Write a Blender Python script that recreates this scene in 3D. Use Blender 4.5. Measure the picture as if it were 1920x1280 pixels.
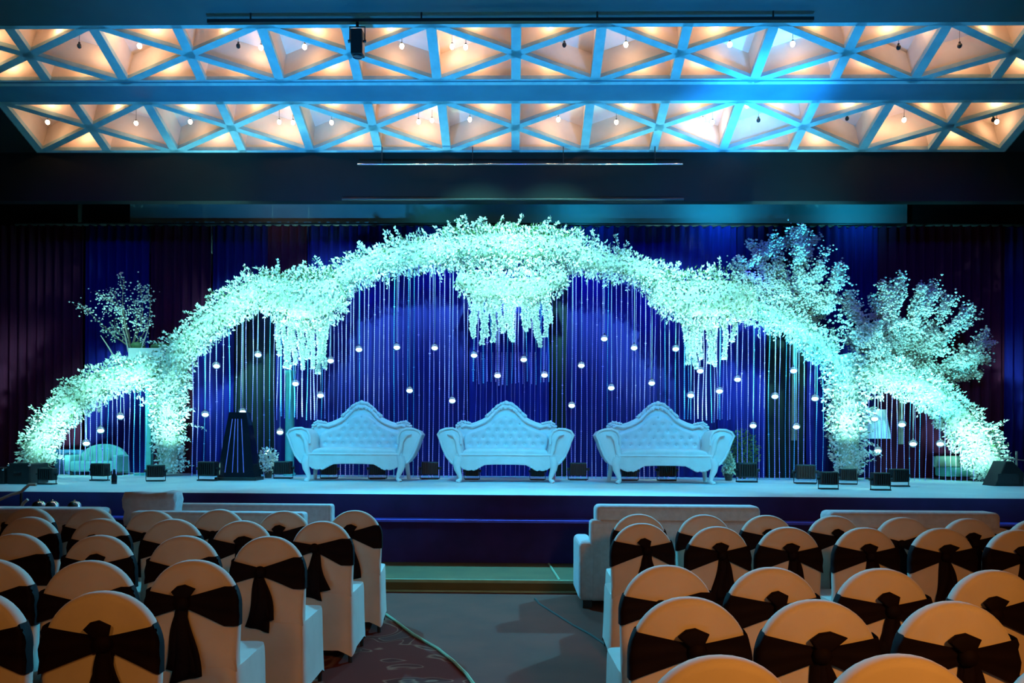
import bpy, bmesh, math, random
import numpy as np
from mathutils import Vector, Matrix, Euler

for o in list(bpy.data.objects): bpy.data.objects.remove(o)
SC = bpy.context.scene
COL = SC.collection
R = math.radians
PI = math.pi
random.seed(7)

# ------------------------------------------------------------------ camera
F, CX, CY = 1400.0, 939.0, 823.0
EYE = Vector((0, 0, 1.51))
cam_d = bpy.data.cameras.new('camera')
cam = bpy.data.objects.new('camera', cam_d); COL.objects.link(cam)
cam_d.sensor_width = 36; cam_d.lens = 36 * F / 1920
cam_d.shift_x = (960 - CX) / 1920; cam_d.shift_y = (CY - 640) / 1920
cam_d.clip_start = .05; cam_d.clip_end = 100
ROT = Matrix.Rotation(R(1.0), 3, 'Z') @ Matrix.Rotation(R(90), 3, 'X') @ Matrix.Rotation(R(.33), 3, 'Z')
cam.matrix_world = Matrix.Translation(EYE) @ ROT.to_4x4()
SC.camera = cam
SC.view_settings.view_transform = 'Standard'
SC.view_settings.look = 'None'
SC.view_settings.gamma = 1
SC.view_settings.use_curve_mapping = False
SC.view_settings.exposure = 0

def ray(px, py): return ROT @ Vector(((px - CX) / F, (CY - py) / F, -1))
def at(px, py, Y):
    """point of the plane y = Y seen at that place of the photograph"""
    d = ray(px, py); return EYE + d * (Y / d.y)
def atz(px, py, Z):
    d = ray(px, py); return EYE + d * ((Z - EYE.z) / d.z)

# ------------------------------------------------------------------ world and light
w = bpy.data.worlds.new('world'); SC.world = w; w.use_nodes = True
w.node_tree.nodes['Background'].inputs[0].default_value = (.02, .05, .12, 1)
w.node_tree.nodes['Background'].inputs[1].default_value = .02

def spot(loc, to, col, e, ang, blend=.6, rad=.06, name='spot_lamp'):
    d = bpy.data.lights.new(name, 'SPOT'); d.color = col; d.energy = e
    d.spot_size = R(ang); d.spot_blend = blend; d.shadow_soft_size = rad
    o = bpy.data.objects.new(name, d); COL.objects.link(o); o.location = loc
    o.rotation_euler = (Vector(to) - Vector(loc)).to_track_quat('-Z', 'Y').to_euler(); return o
def area(loc, to, col, e, sx, sy, spread=180, name='area_lamp'):
    d = bpy.data.lights.new(name, 'AREA'); d.color = col; d.energy = e
    d.shape = 'RECTANGLE'; d.size = sx; d.size_y = sy; d.spread = R(spread)
    o = bpy.data.objects.new(name, d); COL.objects.link(o); o.location = loc
    o.rotation_euler = (Vector(to) - Vector(loc)).to_track_quat('-Z', 'Y').to_euler(); return o
def point(loc, col, e, rad=.05, name='bulb_light'):
    d = bpy.data.lights.new(name, 'POINT'); d.color = col; d.energy = e; d.shadow_soft_size = rad
    o = bpy.data.objects.new(name, d); COL.objects.link(o); o.location = loc; return o

AZURE = (.03, .54, .84)
CYAN = (.26, 1.0, .86)
DEEP = (.03, .02, 1.0)
WARM = (1.0, .42, .09)
# house lamps over the back of the hall, behind the camera
area((-1.3, -.9, 3.1), (-1.6, 2.6, .7), WARM, 9.5, .4, .4, 120)
area((1.6, -.7, 2.9), (1.8, 1.9, .7), (1.0, .38, .06), 44, .4, .4, 120)
area((0, 1.0, 6.6), (0, 6.2, .6), (1.0, .34, .10), 3, .5, .5, 90)  # added warm fill ahead of the camera, browns the far chair rows
# front-of-house azure wash on thrones and deck
for x in (-5.2, -1.8, 1.8, 5.2):
    spot((x, 7.0, 6.2), (x * .95, 11.2, .9), AZURE, 1250, 56, .8, .15)
# front-of-house cyan spots on the arch
for x, px, py, e, an in ((-6, 170, 740, 900, 26), (-4.5, 440, 590, 1300, 28), (-2.0, 640, 540, 1500, 28), (-.8, 900, 490, 1500, 28), (1.0, 1030, 490, 1500, 28),
                         (2.4, 1260, 550, 1600, 28), (4.6, 1480, 600, 1000, 26), (6.2, 1740, 740, 800, 26)):
    spot((x, 8.0, 6.3), at(px, py, 12.2), (.26, 1.0, .82), e * 2.2, an + 3, 1, .1)
# added deep blue wash on the drapes, in place of floods behind the arch
for x, e in ((-6.5, 160), (-3.0, 330), (0, 360), (3.0, 360), (6.3, 220)):
    spot((x, 8.2, 6.2), (x * 1.02, 13.3, 2.6), DEEP, e, 72, 1, .12)
# azure cross light over the stage edge toward the seating
for sx in (-1, 1):
    spot((sx * 5.6, 11.55, 5.9), (-sx * 2.2, 5.0, .5), (.05, .58, 1.0), 4000, 50, .8, .10)
spot((0, 11.55, 5.95), (0, 4.6, .5), (.10, .60, 1.0), 700, 60, .9, .10)
# deck floods up the flower arch (x pixel, strength, aim pixel)
for px, e, ax, ay, an, yy in ((118, 500, 110, 800, 46, 10.9), (225, 550, 225, 710, 46, 10.9), (330, 450, 320, 760, 46, 10.9), (410, 600, 410, 600, 46, 11.2), (500, 700, 500, 555, 42, 11.6),
                      (560, 700, 580, 560, 44, 11.75), (690, 600, 700, 500, 44, 11.75), (820, 700, 850, 470, 34, 11.75), (1084, 700, 1060, 470, 34, 11.75),
                      (1190, 600, 1190, 510, 44, 11.75), (1330, 700, 1310, 570, 44, 11.75), (1430, 700, 1430, 590, 44, 11.6), (1510, 600, 1530, 640, 40, 11.2), (1600, 500, 1590, 740, 46, 10.9),
                      (1700, 550, 1700, 710, 46, 10.9), (1815, 500, 1830, 820, 46, 10.9)):
    p = at(px, 880, yy); q = at(ax, ay, 12.2)
    spot((p.x, yy, 1.12), q, (.34, 1.0, .88), e, an, .9, .07)
# added unseen deep blue spots filling the shaded curtain behind the beads
for x, e in ((-3.9, 22), (-2.6, 30), (-1.3, 36), (0, 36), (1.3, 36), (2.6, 30), (3.9, 22)):
    spot((x, 12.35, 4.9 if abs(x) < 2 else 4.4), (x, 12.95, 3.3), DEEP, e * 1.6, 120, 1, .1)
# added narrow spots brightening the hanging strands, no fixtures on the deck there
for px, e, ax, ay, an in ((915, 800, 925, 585, 28), (985, 800, 990, 585, 28), (560, 900, 568, 630, 28), (1335, 900, 1328, 630, 28)):
    q = at(ax, ay, 12.0); spot((q.x, 9.2, .98), q, (.34, 1.0, .88), e * 1.3, an * .62, .7, .05)
spot((-1.4, 8.0, 6.3), at(775, 480, 12.2), (.26, 1.0, .82), 1500, 20, .9, .1)  # added front spot for the dim garland left of the crown
# floods behind the arch, on the trees
spot((5.0, 11.0, 1.1), at(1480, 500, 12.7), (.06, .70, 1.0), 1900, 38)
spot((6.8, 11.0, 1.1), at(1710, 600, 12.7), (.10, .85, .95), 650, 46)
spot((-6.0, 11.0, 1.1), at(235, 590, 12.4), (.14, .75, .85), 260, 26)
# added unseen spots, without fixtures, that tint the screen head above the drapes
for x, e, c in ((-4.2, 2.5, (.5, .4, .36)), (-1.4, 9, (.02, .42, .5)), (1.2, 26, (.01, .42, .72)), (3.6, 38, (.01, .42, .8)), (6.0, 30, (.01, .42, .75))):
    spot((x, 12.75, 5.55), (x, 13.6, 5.6), c, e, 150, 1, .05)
# added blue spots, unseen in mid-air, washing the underside of the ceiling lattice
spot((3.9, 8.0, 2.2), (3.5, 10.9, 6.4), (.03, .40, 1.0), 5200, 28, 1, .1)
spot((-2.5, 7.6, 2.0), (-2.8, 10.6, 6.4), (.02, .38, .9), 1500, 80, 1, .1)
spot((2.8, 7.6, 2.0), (2.6, 10.0, 6.5), (.02, .38, .9), 1500, 84, 1, .1)

# ------------------------------------------------------------------ materials
MATS = {}
def mat(name, col, rough=.6, metal=0, noise=None, scale=8, bump=0, emit=None, es=0, trans=0, alpha=1, sheen=0, spec=.5, stretch=None):
    if name in MATS: return MATS[name]
    m = bpy.data.materials.new(name); m.use_nodes = True; nt = m.node_tree; b = nt.nodes['Principled BSDF']
    b.inputs['Base Color'].default_value = (*col, 1); b.inputs['Roughness'].default_value = rough
    b.inputs['Metallic'].default_value = metal; b.inputs['Transmission Weight'].default_value = trans
    b.inputs['Specular IOR Level'].default_value = spec
    if sheen: b.inputs['Sheen Weight'].default_value = sheen
    if emit: b.inputs['Emission Color'].default_value = (*emit, 1); b.inputs['Emission Strength'].default_value = es
    tc = nt.nodes.new('ShaderNodeTexCoord'); mp = nt.nodes.new('ShaderNodeMapping')
    nt.links.new(tc.outputs['Object'], mp.inputs[0])
    if stretch: mp.inputs['Scale'].default_value = stretch
    n = nt.nodes.new('ShaderNodeTexNoise'); n.inputs['Scale'].default_value = scale; n.inputs['Detail'].default_value = 5
    nt.links.new(mp.outputs[0], n.inputs['Vector'])
    c2 = noise or tuple(c * .82 for c in col)
    r = nt.nodes.new('ShaderNodeValToRGB'); r.color_ramp.elements[0].position = .35; r.color_ramp.elements[1].position = .65
    r.color_ramp.elements[0].color = (*c2, 1); r.color_ramp.elements[1].color = (*col, 1)
    nt.links.new(n.outputs['Fac'], r.inputs[0]); nt.links.new(r.outputs[0], b.inputs['Base Color'])
    if bump:
        bp = nt.nodes.new('ShaderNodeBump'); bp.inputs['Strength'].default_value = bump; bp.inputs['Distance'].default_value = .01
        nt.links.new(n.outputs['Fac'], bp.inputs['Height']); nt.links.new(bp.outputs[0], b.inputs['Normal'])
    MATS[name] = m; return m

COVER = mat('cream_spandex', (.60, .51, .43), .75, noise=(.53, .45, .37), scale=5, bump=.15, sheen=.2)
SASH = mat('dark_maroon_satin', (.008, .002, .003), .75, noise=(.005, .001, .002), scale=10, bump=.3, spec=.12)
BLACK = mat('black_metal', (.012, .014, .016), .45, scale=20)
WHITEV = mat('white_lacquer', (.80, .80, .80), .38, noise=(.74, .74, .74), scale=6)
WHITEC = mat('white_leatherette', (.72, .72, .72), .45, noise=(.66, .66, .66), scale=9, bump=.1)
LEAF = mat('white_leaf', (.82, .84, .80), .65, noise=(.70, .74, .68), scale=14)
GREEN = mat('green_leaf', (.10, .17, .07), .6, noise=(.06, .11, .04), scale=14)
FOAM = mat('pale_foliage_core', (.55, .60, .50), .9, noise=(.30, .36, .26), scale=30, bump=.8)
BARK = mat('grey_bark', (.22, .17, .14), .85, scale=20, bump=.6)
BEAD = mat('clear_bead', (.62, .38, .95), .25, noise=(.40, .26, .85), scale=3)
BEADB = mat('aqua_ribbon', (.16, .46, .90), .35, scale=3)
FELT = mat('beige_sofa_fabric', (.52, .50, .50), .9, noise=(.44, .42, .42), scale=20, bump=.3, sheen=.3)
DECK = mat('white_stage_cloth', (.74, .78, .80), .55, noise=(.66, .70, .74), scale=2, bump=.2)
SKIRT = mat('navy_skirt_cloth', (.030, .012, .11), .9, noise=(.020, .008, .08), scale=4)
STEPB = mat('blue_step_cloth', (.10, .12, .85), .8)  # blue light on the tread put into the cloth colour
PLASTER = mat('cream_plaster', (.80, .71, .64), .85, noise=(.74, .64, .56), scale=3, bump=.2)
LATT = mat('grey_lattice_paint', (.36, .56, .62), .7, noise=(.28, .47, .54), scale=7, bump=.3)
CEILP = mat('dark_ceiling_paint', (.02, .075, .10), .7, noise=(.017, .066, .088), scale=2)
DARKW = mat('dark_wall_panel', (.006, .010, .011), .9, noise=(.005, .008, .009), scale=2)
SCREEN = mat('grey_screen_cloth', (.30, .36, .36), .8, noise=(.26, .32, .32), scale=2)
CHROME = mat('chrome', (.75, .78, .8), .18, 1)
BULBM = mat('warm_bulb_glass', (1, .8, .5), .3, emit=(1, .575, .30), es=64)
BULBOFF = mat('smoked_bulb_glass', (.03, .03, .035), .15)
TEALM = mat('teal_paint', (.10, .42, .42), .6)
TEALC = mat('teal_cloth', (.18, .45, .48), .8, bump=.3)
BLUEB = mat('blue_plastic', (.08, .25, .5), .6)
SHADE = mat('pale_lampshade', (.65, .72, .8), .7)
LENS = mat('flood_lens', (.6, .9, .9), .2, emit=(.4, 1, .9), es=6)
CANDLE = mat('glowing_candle', (.9, .95, .95), .4, emit=(.62, 1, .95), es=3.0)
CORD = mat('silver_cord', (.5, .55, .7), .4)

def glass_mat():
    m = bpy.data.materials.new('clear_glass'); m.use_nodes = True; nt = m.node_tree; b = nt.nodes['Principled BSDF']
    nt.nodes.remove(b); out = nt.nodes['Material Output']
    t = nt.nodes.new('ShaderNodeBsdfTransparent'); t.inputs[0].default_value = (.80, .88, .95, 1)
    g = nt.nodes.new('ShaderNodeBsdfGlossy'); g.inputs['Roughness'].default_value = .08
    lw = nt.nodes.new('ShaderNodeLayerWeight'); lw.inputs[0].default_value = .35
    mx = nt.nodes.new('ShaderNodeMixShader')
    nt.links.new(lw.outputs['Facing'], mx.inputs[0]); nt.links.new(t.outputs[0], mx.inputs[1]); nt.links.new(g.outputs[0], mx.inputs[2])
    nt.links.new(mx.outputs[0], out.inputs[0]); return m
GLASS = glass_mat()

def carpet_mat():
    m = bpy.data.materials.new('maroon_swirl_carpet'); m.use_nodes = True; nt = m.node_tree; b = nt.nodes['Principled BSDF']
    b.inputs['Roughness'].default_value = .95; b.inputs['Specular IOR Level'].default_value = .1
    tc = nt.nodes.new('ShaderNodeTexCoord')
    n = nt.nodes.new('ShaderNodeTexNoise'); n.inputs['Scale'].default_value = 1.6; n.inputs['Distortion'].default_value = 1.6
    n.inputs['Detail'].default_value = 1.5
    nt.links.new(tc.outputs['Object'], n.inputs['Vector'])
    r = nt.nodes.new('ShaderNodeValToRGB'); e = r.color_ramp.elements
    e[0].position = .0; e[0].color = (.12, .022, .016, 1); e[1].position = .495; e[1].color = (.14, .025, .017, 1)
    a = e.new(.51); a.color = (.30, .13, .08, 1); a = e.new(.525); a.color = (.11, .024, .017, 1); a = e.new(.60); a.color = (.09, .022, .015, 1)
    a = e.new(.615); a.color = (.28, .13, .08, 1); a = e.new(.63); a.color = (.10, .035, .028, 1)
    nt.links.new(n.outputs['Fac'], r.inputs[0]); nt.links.new(r.outputs[0], b.inputs['Base Color']); return m
CARPET = carpet_mat()
AISLE = mat('grey_green_carpet', (.17, .032, .012), .95, noise=(.125, .025, .009), scale=2.5, bump=.2)
AISLE2 = mat('jade_carpet', (.14, .105, .034), .95, noise=(.105, .085, .028), scale=3, bump=.2)
AEDGE = mat('pale_carpet_border', (.30, .42, .24), .9)
ADARK = mat('dark_carpet_border', (.05, .06, .05), .9)

# ------------------------------------------------------------------ object helpers
def mesh(name, V, Fc, m, parent=None, smooth=False, loc=None):
    me = bpy.data.meshes.new(name); me.from_pydata([tuple(v) for v in V], [], [tuple(f) for f in Fc]); me.update()
    ms = m if isinstance(m, (list, tuple)) else [m]
    for x in ms: me.materials.append(x)
    if smooth: me.polygons.foreach_set('use_smooth', [True] * len(me.polygons))
    o = bpy.data.objects.new(name, me); COL.objects.link(o)
    if parent: o.parent = parent
    if loc is not None: o.location = loc
    return o
def bmobj(name, bm, m, parent=None, smooth=False, loc=None):
    me = bpy.data.meshes.new(name); bm.normal_update(); bm.to_mesh(me); bm.free()
    me.materials.append(m)
    if smooth: me.polygons.foreach_set('use_smooth', [True] * len(me.polygons))
    o = bpy.data.objects.new(name, me); COL.objects.link(o)
    if parent: o.parent = parent
    if loc is not None: o.location = loc
    return o
def tag(o, label, cat, group=None, kind=None):
    o['label'] = label; o['category'] = cat
    if group: o['group'] = group
    if kind: o['kind'] = kind
    return o
def thing(name, label, cat, loc=(0, 0, 0), rz=0, group=None):
    o = bpy.data.objects.new(name, None); COL.objects.link(o); o.location = loc; o.rotation_euler = (0, 0, rz)
    o.empty_display_size = .1
    return tag(o, label, cat, group)
def struct(o): o['kind'] = 'structure'; return o
def dup(root, loc, rz=None, label=None, scale=None):
    r = root.copy(); COL.objects.link(r); r.location = loc
    if rz is not None: r.rotation_euler = (0, 0, rz)
    if scale: r.scale = scale
    if label: r['label'] = label
    for ch in root.children:
        c = ch.copy(); COL.objects.link(c); c.parent = r
        for g in ch.children:
            d = g.copy(); COL.objects.link(d); d.parent = c
    return r

def box_vf(x0, x1, y0, y1, z0, z1):
    V = [(x, y, z) for x in (x0, x1) for y in (y0, y1) for z in (z0, z1)]
    Fc = [(0, 1, 3, 2), (4, 6, 7, 5), (0, 4, 5, 1), (2, 3, 7, 6), (0, 2, 6, 4), (1, 5, 7, 3)]
    return V, Fc
def box(name, x0, x1, y0, y1, z0, z1, m, parent=None, bev=0, seg=2, loc=None, smooth=False):
    bm = bmesh.new(); V, Fc = box_vf(x0, x1, y0, y1, z0, z1)
    vs = [bm.verts.new(v) for v in V]
    for f in Fc: bm.faces.new([vs[i] for i in f])
    if bev: bmesh.ops.bevel(bm, geom=bm.edges[:], offset=bev, segments=seg, profile=.5, affect='EDGES')
    return bmobj(name, bm, m, parent, smooth, loc)
class MB:
    """collects shapes for one mesh"""
    def __init__(s): s.V = []; s.F = []
    def add(s, V, Fc):
        n = len(s.V); s.V += [tuple(v) for v in V]; s.F += [tuple(i + n for i in f) for f in Fc]; return s
    def box(s, *a): return s.add(*box_vf(*a))
    def tube(s, pts, rad, n=8, cap=True):
        P = [Vector(p) for p in pts]; k = len(P)
        rr = rad if isinstance(rad, (list, tuple)) else [rad] * k
        V = []; Fc = []; up = Vector((.13, .99, .07))
        for i, p in enumerate(P):
            t = (P[min(i + 1, k - 1)] - P[max(i - 1, 0)]).normalized()
            a = t.cross(up)
            if a.length < .1: a = t.cross(Vector((1, 0, 0)))
            a.normalize(); b = t.cross(a)
            for j in range(n):
                an = 2 * PI * j / n; V.append(p + (a * math.cos(an) + b * math.sin(an)) * rr[i])
        for i in range(k - 1):
            for j in range(n):
                Fc.append((i * n + j, i * n + (j + 1) % n, (i + 1) * n + (j + 1) % n, (i + 1) * n + j))
        if cap: Fc.append(tuple(range(n))); Fc.append(tuple((k - 1) * n + j for j in range(n - 1, -1, -1)))
        return s.add(V, Fc)
    def ball(s, c, r, nu=8, nv=6):
        c = Vector(c); r = Vector(r) if hasattr(r, '__len__') else Vector((r, r, r))
        V = [c + Vector((0, 0, r.z))]; Fc = []
        for i in range(1, nv):
            ph = PI * i / nv
            for j in range(nu):
                th = 2 * PI * j / nu
                V.append(c + Vector((r.x * math.sin(ph) * math.cos(th), r.y * math.sin(ph) * math.sin(th), r.z * math.cos(ph))))
        V.append(c - Vector((0, 0, r.z))); L = len(V) - 1
        for j in range(nu):
            Fc.append((0, 1 + j, 1 + (j + 1) % nu)); b = 1 + (nv - 2) * nu; Fc.append((L, b + (j + 1) % nu, b + j))
        for i in range(nv - 2):
            for j in range(nu):
                a = 1 + i * nu; Fc.append((a + j, a + nu + j, a + nu + (j + 1) % nu, a + (j + 1) % nu))
        return s.add(V, Fc)
    def lathe(s, prof, c=(0, 0, 0), n=16):
        V = []; Fc = []; k = len(prof)
        for (r, z) in prof:
            for j in range(n):
                a = 2 * PI * j / n; V.append((c[0] + r * math.cos(a), c[1] + r * math.sin(a), c[2] + z))
        for i in range(k - 1):
            for j in range(n): Fc.append((i * n + j, i * n + (j + 1) % n, (i + 1) * n + (j + 1) % n, (i + 1) * n + j))
        Fc.append(tuple(range(n - 1, -1, -1))); Fc.append(tuple((k - 1) * n + j for j in range(n)))
        return s.add(V, Fc)
    def slab(s, outline, y0, y1, inset=.02):
        """outline in (x, z) extruded along y with softened rims"""
        n = len(outline); cx = sum(p[0] for p in outline) / n
        nrm = []
        for i in range(n):
            a = Vector(outline[i - 1]); b = Vector(outline[(i + 1) % n]); t = (b - a)
            t = t.normalized() if t.length > 1e-6 else Vector((1, 0)); nrm.append(Vector((t.y, -t.x)))
        ar = sum(outline[i][0] * outline[(i + 1) % n][1] - outline[(i + 1) % n][0] * outline[i][1] for i in range(n))
        sg = 1 if ar > 0 else -1
        V = []; Fc = []
        d = inset
        for (off, y) in ((-d, y0), (-d * .3, y0 + d * .3), (0, y0 + d), (0, y1 - d), (-d * .3, y1 - d * .3), (-d, y1)):
            for p, q in zip(outline, nrm): V.append((p[0] + q.x * sg * off, y, p[1] + q.y * sg * off))
        for i in range(5):
            for j in range(n): Fc.append((i * n + j, i * n + (j + 1) % n, (i + 1) * n + (j + 1) % n, (i + 1) * n + j))
        Fc.append(tuple(range(n))); Fc.append(tuple(5 * n + j for j in range(n - 1, -1, -1)))
        return s.add(V, Fc)
    def build(s, name, m, parent=None, smooth=True, loc=None, fix=True):
        o = mesh(name, s.V, s.F, m, parent, smooth, loc)
        if fix and len(s.F) < 60000:
            bm = bmesh.new(); bm.from_mesh(o.data); bmesh.ops.recalc_face_normals(bm, faces=bm.faces[:]); bm.to_mesh(o.data); bm.free()
        if smooth: o.data.set_sharp_from_angle(angle=R(50))
        return o
def lerp_pts(P, x):
    for (a, b), (c, d) in zip(P, P[1:]):
        if x <= c: return b + (d - b) * max(0, (x - a)) / (c - a)
    return P[-1][1]
ORD = ['first', 'second', 'third', 'fourth', 'fifth', 'sixth', 'seventh', 'eighth', 'ninth', 'tenth', 'eleventh', 'twelfth']

# ------------------------------------------------------------------ the hall
YF = 9.57            # flat ceiling ends, coffers begin
W = 1.10             # coffer unit
XL, XR = -12.0, 12.0
DECKZ = .87
struct(box('floor', XL, XR, -4, 14, -.2, 0, CARPET))
struct(box('wall_left', XL - .2, XL, -4, 14, 0, 7.6, DARKW))
struct(box('wall_right', XR, XR + .2, -4, 14, 0, 7.6, DARKW))
struct(box('wall_rear', XL, XR, -4.2, -4, 0, 7.6, DARKW))
struct(box('wall_back', XL, XR, 13.7, 13.9, 0, 6.2, DARKW))
HX = 7 * W           # half width of the coffered field
ceil = struct(box('ceiling', XL, XR, -4, YF, 6.83, 7.0, CEILP))
mb = MB(); mb.box(XL, XR, 10.40, 11.02, 6.49, 6.53); o = mb.build('trim_1', mat('blue_grey_beam_paint', (.045, .20, .32), .7, noise=(.035, .17, .28), scale=2), smooth=False); struct(o)  # ceiling paint made brighter and bluer, the beam's blue light in its colour
mb = MB(); mb.box(XL, XR, 11.98, 12.15, 5.33, 6.12); o = mb.build('trim_2', DARKW, smooth=False); struct(o)      # bulkhead over the stage
mb = MB(); mb.box(XL, XR, 12.15, 13.9, 6.0, 6.12); o = mb.build('trim_3', DARKW, smooth=False); struct(o)        # ceiling of the stage recess
BANDS = [((YF, 6.83), (10.42, 6.49)), ((11.0, 6.49), (11.98, 6.11))]
def side_fill(k):
    (ya, za), (yb, zb) = BANDS[k]
    mb = MB()
    for (x0, x1) in ((XL, -HX - .05), (HX + .05, XR)):
        V = [(x0, ya, za), (x1, ya, za), (x1, yb, zb), (x0, yb, zb)]; V += [(v[0], v[1], 7.6) for v in V]
        mb.add(V, [(0, 1, 2, 3), (4, 7, 6, 5), (0, 4, 5, 1), (1, 5, 6, 2), (2, 6, 7, 3), (3, 7, 4, 0)])
    struct(mb.build('trim_%d' % (4 + k), DARKW, smooth=False))  # side ends coloured near black because they lie unlit
side_fill(0); side_fill(1)
# roof over the coffers
struct(box('trim_6', -HX - .3, HX + .3, YF - .1, 12.6, 7.62, 7.8, DARKW))

def lattice(k):
    (ya, za), (yb, zb) = BANDS[k]
    depth = .50
    ty = Vector((0, yb - ya, zb - za)); Lb = ty.length; ty.normalize(); nz = Vector((0, -ty.z, ty.y))
    if nz.z < 0: nz = -nz
    O = Vector((0, ya, za))
    def P(u, v, d=0): return O + Vector((u, 0, 0)) + ty * v + nz * d
    low = MB(); up = MB()
    def beam(u0, v0, u1, v1, wd, dp):
        a = Vector((u0, v0)); b = Vector((u1, v1)); t = (b - a).normalized(); q = Vector((-t.y, t.x)) * wd / 2
        C = [a - q, a + q, b + q, b - q]
        V = [P(c.x, c.y, 0) for c in C] + [P(c.x, c.y, .07) for c in C]
        low.add(V, [(0, 1, 2, 3), (4, 7, 6, 5), (0, 4, 5, 1), (1, 5, 6, 2), (2, 6, 7, 3), (3, 7, 4, 0)])
        q2 = q * .45; C = [a - q2, a + q2, b + q2, b - q2]
        V = [P(c.x, c.y, .05) for c in C] + [P(c.x, c.y, dp) for c in C]
        up.add(V, [(0, 1, 2, 3), (4, 7, 6, 5), (0, 4, 5, 1), (1, 5, 6, 2), (2, 6, 7, 3), (3, 7, 4, 0)])
    for i in range(-7, 8): beam(i * W, 0, i * W, Lb, .13, depth)
    for i in range(-6, 7, 2):
        for s in (-1, 1):
            for v in (0, Lb): beam(i * W, Lb / 2, (i + s) * W, v, .085, depth)
    beam(-HX, 0, HX, 0, .10, depth); beam(-HX, Lb, HX, Lb, .10, depth)
    V = [P(-HX, 0, depth), P(HX, 0, depth), P(HX, Lb, depth), P(-HX, Lb, depth)]; V += [v + nz * .05 for v in V]
    up.add(V, [(0, 1, 2, 3), (4, 7, 6, 5), (0, 4, 5, 1), (1, 5, 6, 2), (2, 6, 7, 3), (3, 7, 4, 0)])
    o = low.build('ceiling_lattice', LATT, ceil, smooth=False); o['kind'] = 'structure'
    o = up.build('coffer_box', PLASTER, ceil, smooth=False); o['kind'] = 'structure'
    return P, Lb, depth
BULBPROTO = {}
def bulb(p, ln, label, on, group):
    t = thing('hanging_bulb', label, 'light bulb', p, 0, group)
    if on not in BULBPROTO:
        m1 = MB().ball((0, 0, 0), (.030, .030, .036), 10, 8).build('bulb', BULBM if on else BULBOFF)
        m2 = MB().tube([(0, 0, .05), (0, 0, .03)], .014, 8).build('lamp_holder', BLACK)
        BULBPROTO[on] = (m1.data, m2.data); bpy.data.objects.remove(m1); bpy.data.objects.remove(m2)
    for nm, me in zip(('bulb', 'lamp_holder'), BULBPROTO[on]):
        o = bpy.data.objects.new(nm, me); COL.objects.link(o); o.parent = t
    MB().tube([(0, 0, .04), (0, 0, ln)], .003, 4).build('cord', BLACK, t)
    return t
OFF = {(0, -6, 'right'), (0, -4, 'right'), (0, 0, 'right'), (0, 4, 'right'), (0, 6, 'left'), (1, 4, 'left'), (1, 4, 'right'), (1, 6, 'right')}
rb = random.Random(3)
for k in (0, 1):
    P, Lb, dp = lattice(k)
    bn = ('upper', 'lower')[k]
    for idx, i in enumerate(range(-6, 7, 2)):
        cname = ORD[idx]
        for s, sn in ((-1, 'left'), (1, 'right')):
            p = P((i + s * .62) * W + rb.uniform(-.05, .05), Lb * .5, .13 + rb.uniform(-.03, .05))
            bulb(p, .48, 'bare bulb in the %s triangle of the %s coffer from the left, %s band' % (sn, cname, bn),
                 (k, i, sn) not in OFF, 'bulbs hanging in the %s coffer band' % bn)
            if (k, i, sn) in OFF or rb.random() < .55:
                p = P((i + s * .80) * W, Lb * rb.choice((.34, .66)), .30 + rb.uniform(-.04, .04))
                bulb(p, .17, 'bare bulb high in the %s triangle of the %s coffer from the left, %s band' % (sn, cname, bn), True, 'bulbs hanging in the %s coffer band' % bn)
            for v, vn in ((.16, 'front'), (.84, 'far')):
                p = P((i + s * (.42 + rb.uniform(-.08, .10))) * W, Lb * v, (.22 if vn == 'front' else .30) + rb.uniform(-.05, .05))
                bulb(p, .30, 'bare bulb, %s %s corner of the %s coffer from the left, %s band' % (vn, sn, cname, bn),
                     True, 'bulbs hanging in the %s coffer band' % bn)

# pipe with hangers under the coffers, curtain rail, projector screen head
t = thing('lighting_pipe', 'long thin pale pipe hung by four short hangers under the lower coffer band', 'pipe', (0, 11.85, 0))
a = at(670, 308, 11.85); b = at(1280, 308, 11.85)
MB().tube([(a.x, 0, a.z), (b.x, 0, a.z)], .012, 8).build('pipe', CHROME, t)
for px in (716, 886, 1056, 1228):
    h = at(px, 308, 11.85); MB().tube([(h.x, 0, a.z), (h.x, 0, 6.15)], .007, 6).build('hanger', BLACK, t)
a = at(245, 376, 13.6); b = at(1700, 376, 13.6)
tag(box('projection_screen', a.x, b.x, 13.58, 13.68, 4.9, 5.92, SCREEN), 'wide grey screen cloth on the back wall above the drapes', 'screen')
a = at(640, 379, 11.9); b = at(1283, 379, 11.9)
tag(MB().tube([(a.x, 11.94, 5.345), (b.x, 11.94, 5.345)], .022, 8).build('scenery_bar', BLACK), 'thin black bar along the bottom edge of the dark bulkhead', 'bar')
# black track with spotlight near the ceiling
t = thing('lighting_track', 'long black track close under the flat ceiling at the top edge', 'track', (0, 9.3, 0))
a = at(390, 20, 9.3); b = at(1525, 8, 9.3)
MB().box(a.x, b.x, -.03, .03, 6.70, 6.74).build('track', BLACK, t, smooth=False)
for px in (470, 790, 1120, 1450):
    h = at(px, 15, 9.3); MB().tube([(h.x, 0, 6.73), (h.x, 0, 6.825)], .012, 6).build('bracket', BLACK, t)
p = at(670, 60, 9.3)
t = thing('track_spotlight', 'black box spotlight with side knobs hanging in front of the upper coffers', 'spotlight', (p.x, 9.3, 6.5))
s_ = box('housing', -.075, .075, -.07, .09, -.20, .10, BLACK, t, .012); s_.rotation_euler = (R(8), 0, 0)
for s in (-1, 1):
    MB().tube([(s * .07, 0, -.03), (s * .115, 0, -.03)], [.014, .02], 10).build('knob', BLACK, t)
MB().tube([(-.095, 0, -.03), (-.095, 0, .15), (.095, 0, .15), (.095, 0, -.03)], .009, 6).build('yoke', BLACK, t)
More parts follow.
